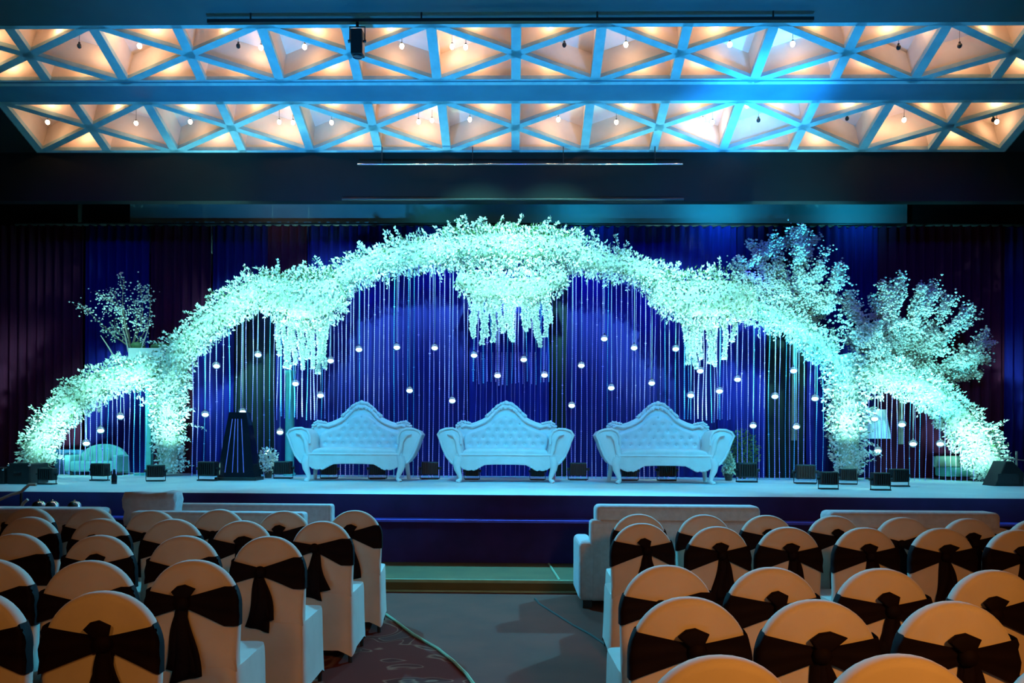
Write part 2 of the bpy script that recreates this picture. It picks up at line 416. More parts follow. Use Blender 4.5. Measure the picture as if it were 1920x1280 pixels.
MB().tube([(0, 0, .15), (0, 0, .215)], .02, 8).build('clamp', BLACK, t)
MB().lathe([(.055, 0), (.06, -.02), (.05, -.025)], (0, .02, -.20), 14).build('lens', mat('dark_lens', (.03, .04, .06), .1), t)

# ------------------------------------------------------------------ drapes behind the stage
DR = {'navy': mat('navy_drape', (.007, .008, .30), .9, noise=(.005, .006, .22), scale=6, stretch=(6, 6, .3)),
      'royal blue': mat('royal_drape', (.008, .004, .19), .9, noise=(.006, .004, .14), scale=6, stretch=(6, 6, .3)),
      'maroon': mat('maroon_drape', (.12, .006, .05), .9, noise=(.09, .004, .04), scale=6, stretch=(6, 6, .3)),
      'black-green': mat('black_green_drape', (.006, .018, .022), .9, noise=(.004, .012, .016), scale=6, stretch=(6, 6, .3))}
def drape(x0, x1, y, z0, z1, key, label, amp=.05, group=None):
    V = []; Fc = []; n = max(8, int((x1 - x0) / .018)); rr = random.Random(int(x0 * 100)); ph = 0
    for i in range(n + 1):
        x = x0 + (x1 - x0) * i / n; ph += .018 / .13 * 2 * PI * rr.uniform(.6, 1.4) * .8
        d = amp * math.sin(ph) * rr.uniform(.75, 1)
        for z in (z0, z1(x) if callable(z1) else z1):
            V.append((x, y + d, z)); V.append((x, y + d + .012, z))
    for i in range(n):
        a = i * 4; b = a + 4
        Fc += [(a, b, b + 2, a + 2), (a + 1, a + 3, b + 3, b + 1), (a, a + 1, b + 1, b), (a + 2, b + 2, b + 3, a + 3)]
    Fc += [(0, 2, 3, 1), (n * 4, n * 4 + 1, n * 4 + 3, n * 4 + 2)]
    o = mesh('stage_drape', V, Fc, DR[key], smooth=True); return tag(o, label, 'curtain', group or 'drapes behind the stage')
YD = 13.3
XS = [(-60, 158, 'maroon'), (158, 280, 'navy'), (280, 397, 'maroon'), (397, 500, 'royal blue'), (500, 575, 'maroon'), (575, 830, 'navy'),
      (830, 1120, 'royal blue'), (1120, 1380, 'navy'), (1380, 1645, 'royal blue'), (1645, 1885, 'maroon'), (1885, 2010, 'navy')]
DL = ['maroon drape at the far left behind the stage', 'narrow navy drape behind the left blossom tree', 'maroon drape behind the slope of the left arch',
      'bright blue drape above the left flower cluster', 'narrow maroon drape right of the bright blue one', 'wide navy drape behind the left throne sofa',
      'royal blue drape behind the centre of the arch', 'navy drape behind the right throne sofa', 'blue drape behind the tallest blossom tree',
      'maroon drape behind the right blossom tree', 'navy drape at the far right edge']
for (x0, x1, k), lb in zip(XS, DL):
    a = at(x0, 600, YD); b = at(x1, 600, YD); drape(a.x + .004, b.x - .004, YD, DECKZ, 5.3, k, 'pleated ' + lb)
tag(MB().tube([(-9.0, YD, 5.33), (9.6, YD, 5.33)], .03, 8).build('drape_rail', BLACK), 'long dark rail carrying the pleated drapes', 'curtain rail')
# curtain strips hung inside the arch behind the beads
UND = [(110, 815), (160, 772), (200, 740), (250, 715), (290, 710), (350, 670), (400, 630), (450, 595), (500, 580), (540, 600), (612, 600), (640, 560), (680, 525), (720, 505), (800, 495),
       (860, 505), (885, 540), (1030, 540), (1045, 520), (1100, 500), (1160, 515), (1220, 530), (1260, 575), (1283, 600), (1375, 595), (1430, 605), (1500, 635), (1545, 665), (1600, 720), (1680, 730), (1740, 755), (1790, 795), (1840, 860)]
for x0, x1, k, lb in ((362, 438, 'navy', 'navy curtain strip right of the left flower column'), (440, 515, 'black-green', 'dark green-black curtain strip behind the beads of the left bay'),
                      (517, 878, 'royal blue', 'royal blue curtain behind the beads between left and centre sofa'), (880, 1030, 'navy', 'navy curtain behind the strands at the arch centre'),
                      (1032, 1062, 'black-green', 'dark curtain strip right of the centre flower cluster'),
                      (1064, 1345, 'royal blue', 'royal blue curtain behind the beads above the right sofa'), (1347, 1438, 'navy', 'navy curtain strip right of the right throne sofa'),
                      (1440, 1512, 'black-green', 'dark green-black curtain strip behind the beads of the right bay'), (1514, 1550, 'navy', 'narrow navy curtain strip left of the right flower column')):
    a = at(x0, 600, 12.95); b = at(x1, 600, 12.95)
    def top(x, a=a, b=b, x0=x0, x1=x1):
        px = x0 + (x1 - x0) * (x - a.x) / (b.x - a.x); return at(px, lerp_pts(UND, px) - 30, 12.95).z
    drape(a.x, b.x, 12.95, DECKZ, top, k, lb, .03, 'curtain strips behind the beads')

# ------------------------------------------------------------------ stage, step, carpets
t = thing('stage', 'wide low stage with white deck and navy skirt', 'stage', (0, 0, 0))
box('deck', XL + .05, XR - .05, 8.60, 13.65, .80, DECKZ, DECK, t, .01)
# skirt with soft folds
def folds(name, x0, x1, y, z0, z1, m, parent, amp=.02, wl=.25):
    V = []; Fc = []; n = int((x1 - x0) / .04)
    for i in range(n + 1):
        x = x0 + (x1 - x0) * i / n; d = amp * math.sin(x / wl * 2 * PI + 1.5 * math.sin(x * 1.7))
        V += [(x, y + d, z0), (x, y + d * .2, z1), (x, y + .06, z0), (x, y + .06, z1)]
    for i in range(n):
        a = i * 4; b = a + 4; Fc += [(a, b, b + 1, a + 1), (a + 2, a + 3, b + 3, b + 2), (a + 1, b + 1, b + 3, a + 3)]
    return mesh(name, V, Fc, m, parent, True)
folds('skirt', XL + .05, XR - .05, 8.565, .60, .866, SKIRT, t, .008)
box('step', XL + .05, XR - .05, 8.38, 8.62, .57, .60, STEPB, t, .008)
folds('step_skirt', XL + .05, XR - .05, 8.40, 0.0, .575, SKIRT, t, .012)
t = thing('carpeted_step', 'low jade carpeted step across the aisle before the stage', 'step', (0, 0, 0))
box('tread', -1.95, 1.25, 7.32, 8.36, .005, .125, AISLE2, t, .006)
box('nosing', -1.95, 1.25, 7.305, 7.335, .10, .132, AEDGE, t, .004)
box('kerb_strip', -1.95, 1.25, 7.288, 7.306, .004, .03, AEDGE, t, .003)
a = atz(1030, 1060, .13); b = atz(1050, 1090, .13)
MB().tube([(a.x, 8.3, .128), (b.x, 7.34, .128)], .012, 6).build('seam_strip', AEDGE, t)
# aisle carpet with curved left border
L = [atz(x, y, .01) for x, y in ((650, 1120), (700, 1135), (735, 1160), (775, 1190), (820, 1216), (850, 1240), (875, 1265), (900, 1300), (925, 1350))]
Rr = [Vector((1.6, p.y, .01)) for p in L]
L = [Vector((L[0].x, 7.29, .01))] + L; Rr = [Vector((1.6, 7.29, .01))] + Rr
V = []; Fc = []
for a, b in zip(L, Rr): V += [(a.x, a.y, .012), (b.x, b.y, .012), (a.x, a.y, .0005), (b.x, b.y, .0005)]
for i in range(len(L) - 1):
    q = i * 4; Fc += [(q, q + 1, q + 5, q + 4), (q, q + 4, q + 6, q + 2), (q + 2, q + 6, q + 7, q + 3)]
t = thing('aisle_carpet', 'grey-green carpet along the central aisle with a curved pale border', 'carpet', (0, 0, 0))
mesh('carpet', V, Fc, AISLE, t)
MB().tube([(p.x, p.y, .014) for p in L[1:]], .011, 6).build('border', AEDGE, t)
pts = [atz(x, y, .016) for x, y in ((1003, 1122), (1012, 1132), (1040, 1150), (1075, 1172), (1105, 1188), (1135, 1208), (1150, 1225))]
MB().tube(pts, .010, 6).build('dark_border', ADARK, t)

# ------------------------------------------------------------------ covered chairs
def chair_outline():
    P = []
    for i in range(-12, 13):
        a = i / 12 * PI / 2; s, c = math.sin(a), math.cos(a)
        P.append((.212 * math.copysign(abs(s) ** .95, s), .72 + .23 * abs(c) ** .95))
    for z in (.62, .52, .44): P.append((.212 - (.72 - z) * .03, z))
    for z in (.44, .52, .62): P.append((-.212 + (.72 - z) * .03, z))
    return P
def back_surface_y(x): return -.034
def make_chair(var, label, group):
    rr = random.Random(var)
    t = thing('banquet_chair', label, 'chair', (0, 0, 0), 0, group)
    MB().slab(chair_outline(), -.036, .036, .026).build('backrest', COVER, t)
    # skirted seat
    V = []; Fc = []; N = 48; lev = [0, .12, .3, .55, .8, .93, 1]
    per = []
    hx, y0, y1 = .215, -.045, .42
    for i in range(N):
        a = 2 * PI * i / N + PI / N
        c, s = math.cos(a), math.sin(a); e = .22
        u = math.copysign(abs(c) ** e, c); v = math.copysign(abs(s) ** e, s); per.append((u, v))
    for li, l in enumerate(lev):
        for (u, v) in per:
            corner = min(abs(u), abs(v)); mid = 1 - corner ** 2
            hem = .015 + .10 * min(1, (1 - corner) * 1.35) ** .55
            z = hem + (.455 - hem) * l
            k = 1.05 - .05 * l - .035 * mid * math.sin(PI * l)
            if l > .9: k -= (l - .9) * .25; z = .455 - .02 * (1 - l) * 10 + .012 * (l == 1)
            V.append((u * hx * k, (y0 + y1) / 2 + v * (y1 - y0) / 2 * k, z))
    for i in range(len(lev) - 1):
        for j in range(N): Fc.append((i * N + j, i * N + (j + 1) % N, (i + 1) * N + (j + 1) % N, (i + 1) * N + j))
    Fc.append(tuple((len(lev) - 1) * N + j for j in range(N)))
    mb = MB(); mb.add(V, Fc); mb.build('seat_cover', COVER, t)
    for sx in (-1, 1):
        for yy in (y0 + .035, y1 - .03):
            MB().tube([(sx * .195, yy, 0), (sx * .19, yy, .2)], [.014, .016], 8).build('leg', BLACK, t)
    # sash band: bow across the back, plain on the front
    kx = rr.uniform(-.05, .03); kz = .765 + rr.uniform(-.012, .012)
    nx, nz = 28, 8; V = []; Fc = []
    for i in range(nx + 1):
        x = -.2145 + .429 * i / nx; f = abs(x - kx) / (.2145 + math.copysign(kx, -(x - kx)) if x != kx else 1); f = min(1, f)
        h = .022 + .068 * f ** 1.05; zc = kz + (.748 - kz) * f
        for j in range(nz + 1):
            q = j / nz * 2 - 1
            y = -.044 - .005 * math.sin(q * 7 + 2 * f) * f - .010 * (1 - f)
            zz = zc + q * h
            lim = .212 * max(0, 1 - max(0, (zz - .72) / .23) ** 2.1) ** .476 + .005
            xx = max(-lim, min(lim, x)); 
            if abs(x) > .2: y += .012 * (abs(x) - .2) / .0145
            V.append((xx, y, zz))
    for i in range(nx):
        for j in range(nz):
            a = i * (nz + 1) + j; Fc.append((a, a + nz + 1, a + nz + 2, a + 1))
    # wrap to the front on both sides
    for s, i0 in ((-1, 0), (1, nx)):
        b0 = len(V)
        for j in range(nz + 1):
            v = V[i0 * (nz + 1) + j]
            V.append((v[0] + s * .004, .0, v[2])); V.append((v[0] - s * .02, .043, v[2])); V.append((0, .043, v[2] * .6 + .3))
        for j in range(nz):
            a = i0 * (nz + 1) + j; c = b0 + j * 3
            Fc += [(a, a + 1, c + 3, c), (c, c + 3, c + 4, c + 1), (c + 1, c + 4, c + 5, c + 2)]
    sash = mesh('sash', V, Fc, SASH, t, True)
    # knot
    mb = MB(); mb.ball((kx, -.062, kz), (.034, .026, .034), 10, 8)
    if var % 3 != 1:   # loop standing above the knot
        w_ = rr.uniform(.05, .075); dx = rr.uniform(-.02, .03)
        mb.slab([(kx - .012, kz), (kx - w_ + dx, kz + .05), (kx - w_ * .55 + dx, kz + .075), (kx + dx, kz + .082), (kx + w_ * .8 + dx, kz + .062), (kx + .014, kz)], -.075, -.045, .010)
    mb.build('knot', SASH, sash)
    for q, (a, l, w1) in enumerate(((rr.uniform(-.10, -.02), rr.uniform(.30, .40), .055), (rr.uniform(.04, .18), rr.uniform(.22, .36), .06))):
        V = []; Fc = []; n = 10; mcols = 5
        for i in range(n + 1):
            f = i / n; cx = kx + a * f * l + .012 * math.sin(f * 5 + var + q); wd = .020 + w1 * f ** .8
            for j in range(mcols + 1):
                g = j / mcols * 2 - 1
                y = -.056 - .010 * math.cos(g * 4 + f * 3) - .006 * q; z = kz - .01 - l * f + .018 * g * f * (1 if q else -1)
                V.append((cx + g * wd * .9, y, z)); V.append((cx + g * wd * .9, y + .008, z))
        M2 = (mcols + 1) * 2
        for i in range(n):
            for j in range(mcols):
                p = i * M2 + j * 2; Fc += [(p, p + 2, p + M2 + 2, p + M2), (p + 1, p + M2 + 1, p + M2 + 3, p + 3)]
            p = i * M2; Fc += [(p, p + M2, p + M2 + 1, p + 1)]; p += mcols * 2; Fc += [(p, p + 1, p + M2 + 1, p + M2)]
        p = n * M2
        for j in range(mcols): Fc.append((p + j * 2, p + j * 2 + 2, p + j * 2 + 3, p + j * 2 + 1))
        mesh('sash_tail', V, Fc, SASH, sash, True)
    return t
CH = [make_chair(v, 'x', 'x') for v in range(6)]
LEFT = [[(665, 955), (533, 956), (412, 953), (286, 955), (172, 951), (57, 950)],
        [(605, 975), (455, 974), (325, 971), (190, 970), (57, 967)],
        [(505, 1003), (347, 1002), (188, 1001), (31, 998)],
        [(365, 1047), (170, 1048), (-15, 1046)],
        [(195, 1105), (-50, 1104)]]
RIGHT = [[(1198, 962), (1320, 963), (1437, 964), (1563, 965), (1692, 968), (1815, 970), (1940, 972)],
         [(1204, 979), (1345, 985), (1477, 986), (1621, 987), (1765, 988), (1906, 991)],
         [(1251, 1057), (1447, 1061), (1652, 1063), (1862, 1066)],
         [(1292, 1116), (1531, 1121), (1787, 1124)],
         [(1353, 1225), (1688, 1223), (2030, 1226)]]
used = [False] * 6
rc = random.Random(11)
SIDE = {'left': ('the aisle', 'left'), 'right': ('the aisle', 'right')}
for side, rows in (('left', LEFT), ('right', RIGHT)):
    for ri, row in enumerate(rows):
        for ci, (px, py) in enumerate(row):
            p = atz(px, py, .955); q = rc.randrange(6)
            rown = 'row nearest the camera' if ri == 4 else 'row nearest the stage' if ri == 0 else ORD[ri] + ' row from the stage'
            lb = 'covered chair with dark bow, %s, %s, %s block' % (ORD[ci] + ' from the aisle' if ci else 'on the aisle', rown, side)
            grp = 'covered chairs in the %s seating block' % side
            rz = R(rc.uniform(-3, 3) + (3 if side == 'left' else 0))
            if not used[q]:
                used[q] = True; c = CH[q]; c['label'] = lb; c.location = (p.x, p.y, 0); c.rotation_euler = (0, 0, rz); c['group'] = grp
            else:
                c = dup(CH[q], (p.x, p.y, 0), rz, lb); c['group'] = grp

# ------------------------------------------------------------------ low sofas in front of the rows
def sofa(x0, x1, yb, ztop, label, dep=.66, cushion=True, z0=0):
    t = thing('low_sofa', label, 'sofa', ((x0 + x1) / 2, yb, z0), 0, 'low sofas before the stage'); h = (x1 - x0) / 2
    zt = ztop - (.13 if cushion else 0) - z0
    box('base', -h + .12, h - .12, .02, dep, .08, .36, FELT, t, .03, 3, smooth=False)
    box('back_frame', -h + .10, h - .10, 0, .16, .08, zt, FELT, t, .03, 3)
    if cushion: box('back_cushion', -h + .15, h - .15, .03, .26, zt - .25, ztop - z0, FELT, t, .045, 4)
    box('seat_cushion', -h + .16, h - .16, .20, dep + .0, .34, .46, FELT, t, .04, 3)
    for s in (-1, 1):
        a = sorted((s * h, s * (h - .15)))
        box('arm', a[0], a[1], .0, dep, .08, .60 if cushion else min(.6, zt - .08), FELT, t, .045, 4)
        for y in (.06, dep - .08): box('leg', s * (h - .08) - .04, s * (h - .08) + .04, y - .03, y + .04, 0, .09, BLACK, t)
    return t
def sofa_px(pl, pr, ptop, yb, label, **k):
    a = at(pl, ptop, yb); b = at(pr, ptop, yb); return sofa(a.x, b.x, yb, (a.z + b.z) / 2, label, **k)
sofa_px(1086, 1462, 949, 6.62, 'low beige sofa with box arms beside the aisle, right block', dep=.64)
sofa_px(1525, 1918, 961, 6.30, 'low beige sofa behind the right chair rows, away from the aisle', dep=.66)
sofa_px(300, 640, 945, 7.65, 'low beige sofa nearest the stage left of the aisle', cushion=False)
sofa_px(222, 590, 960, 6.72, 'low beige sofa directly before the front chairs, left block', cushion=False)
sofa_px(-130, 214, 953, 6.80, 'low beige sofa at the far left below the chrome domes')
# cloth bundle on the left sofa
p = at(262, 960, 6.95)
bm = bmesh.new(); V, Fc = box_vf(-.25, .25, -.07, .10, -.16, .16); vs = [bm.verts.new(v) for v in V]
for f in Fc: bm.faces.new([vs[i] for i in f])
bmesh.ops.subdivide_edges(bm, edges=bm.edges[:], cuts=4, use_grid_fill=True)
rr = random.Random(5)
for v in bm.verts: v.co += Vector((rr.uniform(-.015, .015), rr.uniform(-.012, .012), rr.uniform(-.01, .018) + (.05 * (v.co.x + .1) if v.co.z > .1 and v.co.x > .1 else 0)))
tag(bmobj('folded_sheet', bm, FELT, None, True, (p.x, 7.2, p.z)), 'crumpled pale sheet heaped on the sofa at left', 'cloth')

# ------------------------------------------------------------------ carved throne sofas
def throne(label):
    t = thing('throne_sofa', label, 'sofa', (0, 0, 0), 0, 'carved throne sofas on the stage')
    top = [(0, 1.19), (.08, 1.175), (.15, 1.13), (.21, 1.07), (.28, 1.0), (.36, .95), (.46, .905), (.56, .875), (.62, .885), (.68, .90), (.74, .87), (.79, .80)]
    half = top + [(.79, .68), (.76, .50), (.72, .34)]
    out = [(-x, z) for x, z in half[::-1]] + half[1:]
    mb = MB(); mb.slab(out, .26, .34, .02)
    rib = [(x * .93, z - .05) for x, z in top[:-1]]
    rb_ = [(-x, .245, z) for x, z in rib[::-1]] + [(x, .245, z) for x, z in rib[1:]]
    mb.tube(rb_, .022, 8)
    mb.build('back_frame', WHITEV, t)
    # tufted back
    ins = [(0, 1.035), (.10, 1.03), (.17, .985), (.24, .91), (.33, .85), (.45, .805), (.56, .77), (.62, .73), (.66, .66), (.67, .60)]
    V = []; Fc = []; nx, nz = 66, 34
    but = [(x * .14 + (.07 if r % 2 else 0), .56 + r * .105) for r in range(5) for x in range(-5, 6)]
    but = [(x, z) for x, z in but if abs(x) < .62 and z < lerp_pts(ins, abs(x)) - .05]
    for i in range(nx + 1):
        x = -.67 + 1.34 * i / nx; zt = lerp_pts(ins, abs(x))
        for j in range(nz + 1):
            z = .42 + (zt - .42) * j / nz
            e = min(1, (.67 - abs(x)) / .05) * min(1, (zt - z) / .05 + .0)
            d = .06 * max(0, e) ** .5
            for bx, bz in but:
                r2 = ((x - bx) ** 2 + (z - bz) ** 2)
                if r2 < .01: d -= .028 * math.exp(-r2 / .0009)
            V.append((x, .265 - d, z))
    for i in range(nx):
        for j in range(nz):
            a = i * (nz + 1) + j; Fc.append((a, a + nz + 1, a + nz + 2, a + 1))
    tuft = mesh('back_cushion', V, Fc, WHITEC, t, True)
    mb = MB()
    for bx, bz in but: mb.ball((bx, .228, bz), .011, 6, 4)
    mb.build('buttons', WHITEC, tuft)
    # carved crest: a centre piece and one at each shoulder
    mb = MB(); rr = random.Random(2)
    for i in range(-14, 15):
        x = i * .022; z = lerp_pts(top, abs(x)) + .008; mb.ball((x, .27 + rr.uniform(-.02, .01), z), (rr.uniform(.016, .026), .03, rr.uniform(.02, .032)), 7, 5)
    for i in range(-7, 8):
        x = i * .024; mb.ball((x, .24, lerp_pts(top, abs(x)) - .045 - rr.uniform(0, .03)), (.02, .022, .02), 7, 5)
    mb.ball((0, .25, 1.20), (.035, .03, .035), 8, 6)
    mb.build('crest_carving', WHITEV, t)
    for s in (-1, 1):
        mb = MB()
        for i in range(9):
            x = s * (.56 + i * .026); z = lerp_pts(top, abs(x)) + .006; mb.ball((x, .27, z), (.022, .03, rr.uniform(.018, .03)), 7, 5)
            mb.ball((x, .25, z - .04), (.02, .02, .018), 7, 5)
        mb.build('shoulder_carving', WHITEV, t)
    # seat
    V = []; Fc = []; nx, ny = 30, 16
    for i in range(nx + 1):
        u = i / nx * 2 - 1
        for j in range(ny + 1):
            a = j / ny * PI
            yy = -.02 - .29 * math.cos(a) * (1 if math.cos(a) < 0 else 1); k = math.copysign(abs(math.cos(a)) ** .35, math.cos(a)); h = abs(math.sin(a)) ** .45
            yf = -.02 - .27 * k - (.04 * (1 - u * u) if k > 0 else 0)
            e = max(0, 1 - abs(u) ** 9) ** .5
            V.append((.655 * u, yf, .40 + .105 * h * e))
    for i in range(nx):
        for j in range(ny):
            a = i * (ny + 1) + j; Fc.append((a, a + ny + 1, a + ny + 2, a + 1))
    mesh('seat_cushion', V, Fc, WHITEC, t, True)
    box('seat_box', -.66, .66, -.27, .27, .28, .41, WHITEV, t, .02)
    # apron with scallops
    lo = [(-.70, .30), (-.66, .22), (-.60, .185), (-.54, .17), (-.50, .18), (-.46, .17), (-.42, .19), (-.37, .22), (-.30, .255), (-.15, .262)]
    out = [(-.72, .42)] + lo + [(-x, z) for x, z in lo[::-1]] + [(.72, .42)]
    mb = MB(); mb.slab(out[::-1], -.345, -.275, .014)
    for s in (-1, 1):
        for i in range(6): mb.ball((s * (.38 + i * .045), -.335, lerp_pts(lo, -(.38 + i * .045)) + .012), (.018, .02, .014), 7, 5)
    mb.tube([(-.68, -.345, .405), (.68, -.345, .405)], .014, 8)
    mb.build('apron', WHITEV, t)
    # scrolled wings
    sec = [(.62, .42), (.655, .56), (.66, .68), (.70, .755), (.78, .79), (.88, .785), (.96, .755), (1.0, .70), (.965, .62), (.925, .50), (.87, .38), (.80, .29), (.73, .25), (.66, .28)]
    for s in (-1, 1):
        mb = MB(); o2 = [(s * x, z) for x, z in sec]
        mb.slab(o2, -.30, .24, .03)
        mb.tube([(x, -.30, z) for x, z in o2[1:-1]], .018, 8)
        mb.tube([(s * x, -.325, z) for x, z in ((.66, .36), (.70, .50), (.72, .62), (.78, .70), (.86, .71))], [.03, .035, .03, .022, .012], 8)
        mb.build('arm', WHITEV, t)
    for s in (-1, 1):
        mb = MB(); mb.tube([(s * .69, -.29, .36), (s * .715, -.31, .28), (s * .705, -.32, .19), (s * .67, -.32, .10), (s * .66, -.33, .045), (s * .69, -.345, .018), (s * .70, -.35, 0)],
                           [.07, .066, .05, .034, .028, .036, .034], 12); mb.build('leg', WHITEV, t)
        mb = MB(); mb.tube([(s * .70, .26, .32), (s * .72, .28, .16), (s * .74, .30, 0)], [.045, .035, .028], 10); mb.build('leg', WHITEV, t)
    return t
th = throne('ornate white throne sofa on the left of the three on stage')
for i, (px, lb) in enumerate(((671, None), (948, 'ornate white throne sofa in the middle of the three on stage'), (1236, 'ornate white throne sofa on the right of the three on stage'))):
    p = atz(px, 900, DECKZ)
    if i == 0: th.location = (p.x, 11.35, DECKZ)
    else: dup(th, (p.x * 11.35 / p.y, 11.35 - .06 * i, DECKZ + .004), 0, lb)
th.location.x = atz(671, 900, DECKZ).x * 11.35 / atz(671, 900, DECKZ).y

# ------------------------------------------------------------------ foliage
def leaf_vf(P, D, ln, wd, rng):
    """folded leaves at points P pointing along D"""
    n = len(P); D = D / (np.linalg.norm(D, axis=1, keepdims=True) + 1e-9)
    up = rng.normal(size=(n, 3)); S = np.cross(D, up); S /= (np.linalg.norm(S, axis=1, keepdims=True) + 1e-9); N = np.cross(S, D)
    L = ln * rng.uniform(.7, 1.3, (n, 1)); Wd = wd * rng.uniform(.7, 1.3, (n, 1))
    v0 = P; v1 = P + D * L * .5 + S * Wd * .5 + N * Wd * .18; v2 = P + D * L; v3 = P + D * L * .5 - S * Wd * .5 + N * Wd * .18
    V = np.stack([v0, v1, v2, v3], 1).reshape(-1, 3); b = np.arange(n)[:, None] * 4
    Fc = np.concatenate([b + np.array([[0, 1, 2]]), b + np.array([[0, 2, 3]])], 1).reshape(-1, 3)
    return V, Fc
def fast_mesh(name, V, Fc, mats, mi=None, parent=None):
    me = bpy.data.meshes.new(name); n = len(Fc)
    me.vertices.add(len(V)); me.vertices.foreach_set('co', np.asarray(V, dtype=np.float32).ravel())
    me.loops.add(n * 3); me.loops.foreach_set('vertex_index', np.asarray(Fc, dtype=np.int32).ravel())
    me.polygons.add(n); me.polygons.foreach_set('loop_start', np.arange(0, n * 3, 3, dtype=np.int32))
    for m in mats: me.materials.append(m)
    if mi is not None: me.polygons.foreach_set('material_index', np.asarray(mi, dtype=np.int32))
    me.update(calc_edges=True); me.validate()
    o = bpy.data.objects.new(name, me); COL.objects.link(o)
    if parent: o.parent = parent
    return o
YA = 12.2
SARCH = 1 / 114.75
def catmull(P, n):
    P = [P[0]] + list(P) + [P[-1]]; out = []
    for i in range(1, len(P) - 2):
        for k in range(n):
            t = k / n; a, b, c, d = P[i - 1], P[i], P[i + 1], P[i + 2]
            out.append(tuple(.5 * (2 * b[q] + (c[q] - a[q]) * t + (2 * a[q] - 5 * b[q] + 4 * c[q] - d[q]) * t * t + (3 * b[q] - a[q] - 3 * c[q] + d[q]) * t ** 3) for q in range(len(b))))
    out.append(P[-2]); return out
def garland(name, label, pts, seed, dens=1500, green=.05, sprig=9, drip=10, dy=.0, depth=.8, cat='flower garland', topgreen=0):
    """pts: (px, py, radius px) along the centre line"""
    rng = np.random.default_rng(seed)
    C = catmull(pts, 8); W3 = []; Rd = []
    for px, py, r in C:
        p = at(px, py, YA + dy); W3.append(p); Rd.append(max(8, r - 7) * SARCH)
    t = thing(name, label, cat, (0, 0, 0), 0, 'flower garlands of the arch')
    mb = MB(); mb.tube(W3, [r * .62 for r in Rd], 12); mb.build('foliage_core', FOAM, t)
    A = np.array([tuple(p) for p in W3]); Rd = np.array(Rd); seg = np.linalg.norm(np.diff(A, axis=0), axis=1); Ls = seg.sum()
    n = int(Ls * dens * (Rd.mean() / .3)); pr = seg * (Rd[:-1] + Rd[1:]); pr = pr / pr.sum()
    idx = rng.choice(len(seg), n, p=pr); f = rng.random(n)[:, None]
    Cc = A[idx] * (1 - f) + A[idx + 1] * f; rr = Rd[idx] * (1 - f[:, 0]) + Rd[idx + 1] * f[:, 0]
    T = A[idx + 1] - A[idx]; T /= np.linalg.norm(T, axis=1, keepdims=True); Nn = np.stack([-T[:, 2], np.zeros(n), T[:, 0]], 1)
    th = rng.random(n) * 2 * PI; rad = rr * (.55 + .45 * rng.random(n) ** .8) * (1 + .12 * np.sin(idx * .9 + th * 3))
    Dr = Nn * np.cos(th)[:, None] + np.array([[0, 1.0, 0]]) * np.sin(th)[:, None]
    P = Cc + Nn * (np.cos(th) * rad)[:, None] + np.array([[0, depth, 0]]) * (np.sin(th) * rad)[:, None]
    D = Dr * 1.1 + rng.normal(size=(n, 3)) * .75 + np.array([[0, 0, -.15]])
    V, Fc = leaf_vf(P, D, .062, .034, rng); Vs = [V]; Fs = [Fc]; gm = [(rng.random(n) < green + topgreen * (P[:, 2] > Cc[:, 2] + rr * .45))]
    cnt = len(V)
    # sprigs that stick out and drips that hang
    st = MB()
    for kind, k in (('s', int(Ls * sprig)), ('d', int(Ls * drip))):
        for _ in range(k):
            i = rng.choice(len(seg), p=pr); c = A[i]; r = Rd[i]; tt = A[i + 1] - A[i]; tt /= np.linalg.norm(tt); nn = np.array([-tt[2], 0, tt[0]])
            if nn[2] < 0: nn = -nn
            if kind == 's':
                d0 = nn + rng.normal(size=3) * .45; d0[2] = abs(d0[2]) * .8 + .2; ln = rng.uniform(.14, .38)
                p0 = c + nn * r * .75 + tt * rng.uniform(-.05, .05) + np.array([0, rng.uniform(-.15, .15), 0])
            else:
                d0 = np.array([rng.normal() * .12, rng.normal() * .1, -1.0]); ln = rng.uniform(.08, .26)
                p0 = c - nn * r * .65 + np.array([0, rng.uniform(-.15, .1), 0])
            d0 /= np.linalg.norm(d0); m = int(ln / .011) + 3; s = np.linspace(0, 1, m)[:, None]
            bend = np.array([0, 0, -.3 if kind == 's' else 0]) * ln
            Q = p0 + d0 * ln * s + bend * s * s + rng.normal(size=(m, 3)) * .010
            Dq = d0 * .6 + rng.normal(size=(m, 3)) * .8
            V, Fc = leaf_vf(Q, Dq, .042, .026, rng); Vs.append(V); Fs.append(Fc + cnt); cnt += len(V); gm.append(rng.random(m) < green)
    gm = np.repeat(np.concatenate(gm).astype(int), 2)
    fast_mesh('foliage', np.concatenate(Vs), np.concatenate(Fs), [LEAF, GREEN], gm, t)
    return t
garland('flower_garland', 'white flower garland of the small arch at the left end of the stage',
        [(72, 878, 36), (66, 850, 38), (92, 800, 38), (135, 755, 38), (185, 718, 40), (240, 700, 40), (300, 690, 36)], 1)
garland('flower_tower', 'thick white flower column between the two left arches',
        [(320, 885, 28), (318, 850, 32), (316, 800, 38), (316, 740, 42), (325, 690, 44), (335, 655, 36)], 2, cat='flower column')
garland('flower_garland', 'white flower garland climbing from the left column to the left cluster',
        [(335, 660, 36), (375, 622, 38), (420, 585, 40), (465, 553, 42), (510, 540, 42)], 3)
garland('flower_garland', 'white flower garland between the left cluster and the arch crown',
        [(600, 548, 40), (640, 522, 40), (685, 500, 38), (740, 482, 38), (800, 474, 44), (850, 470, 44)], 4, topgreen=.1)
garland('flower_garland', 'white flower garland between the arch crown and the right cluster',
        [(1070, 478, 42), (1130, 490, 36), (1180, 500, 34), (1225, 520, 38), (1260, 548, 40)], 5, topgreen=.1)
garland('flower_garland', 'white flower garland descending from the right cluster to the right column',
        [(1385, 572, 36), (1430, 586, 34), (1475, 605, 32), (1520, 635, 34), (1560, 668, 38)], 6)
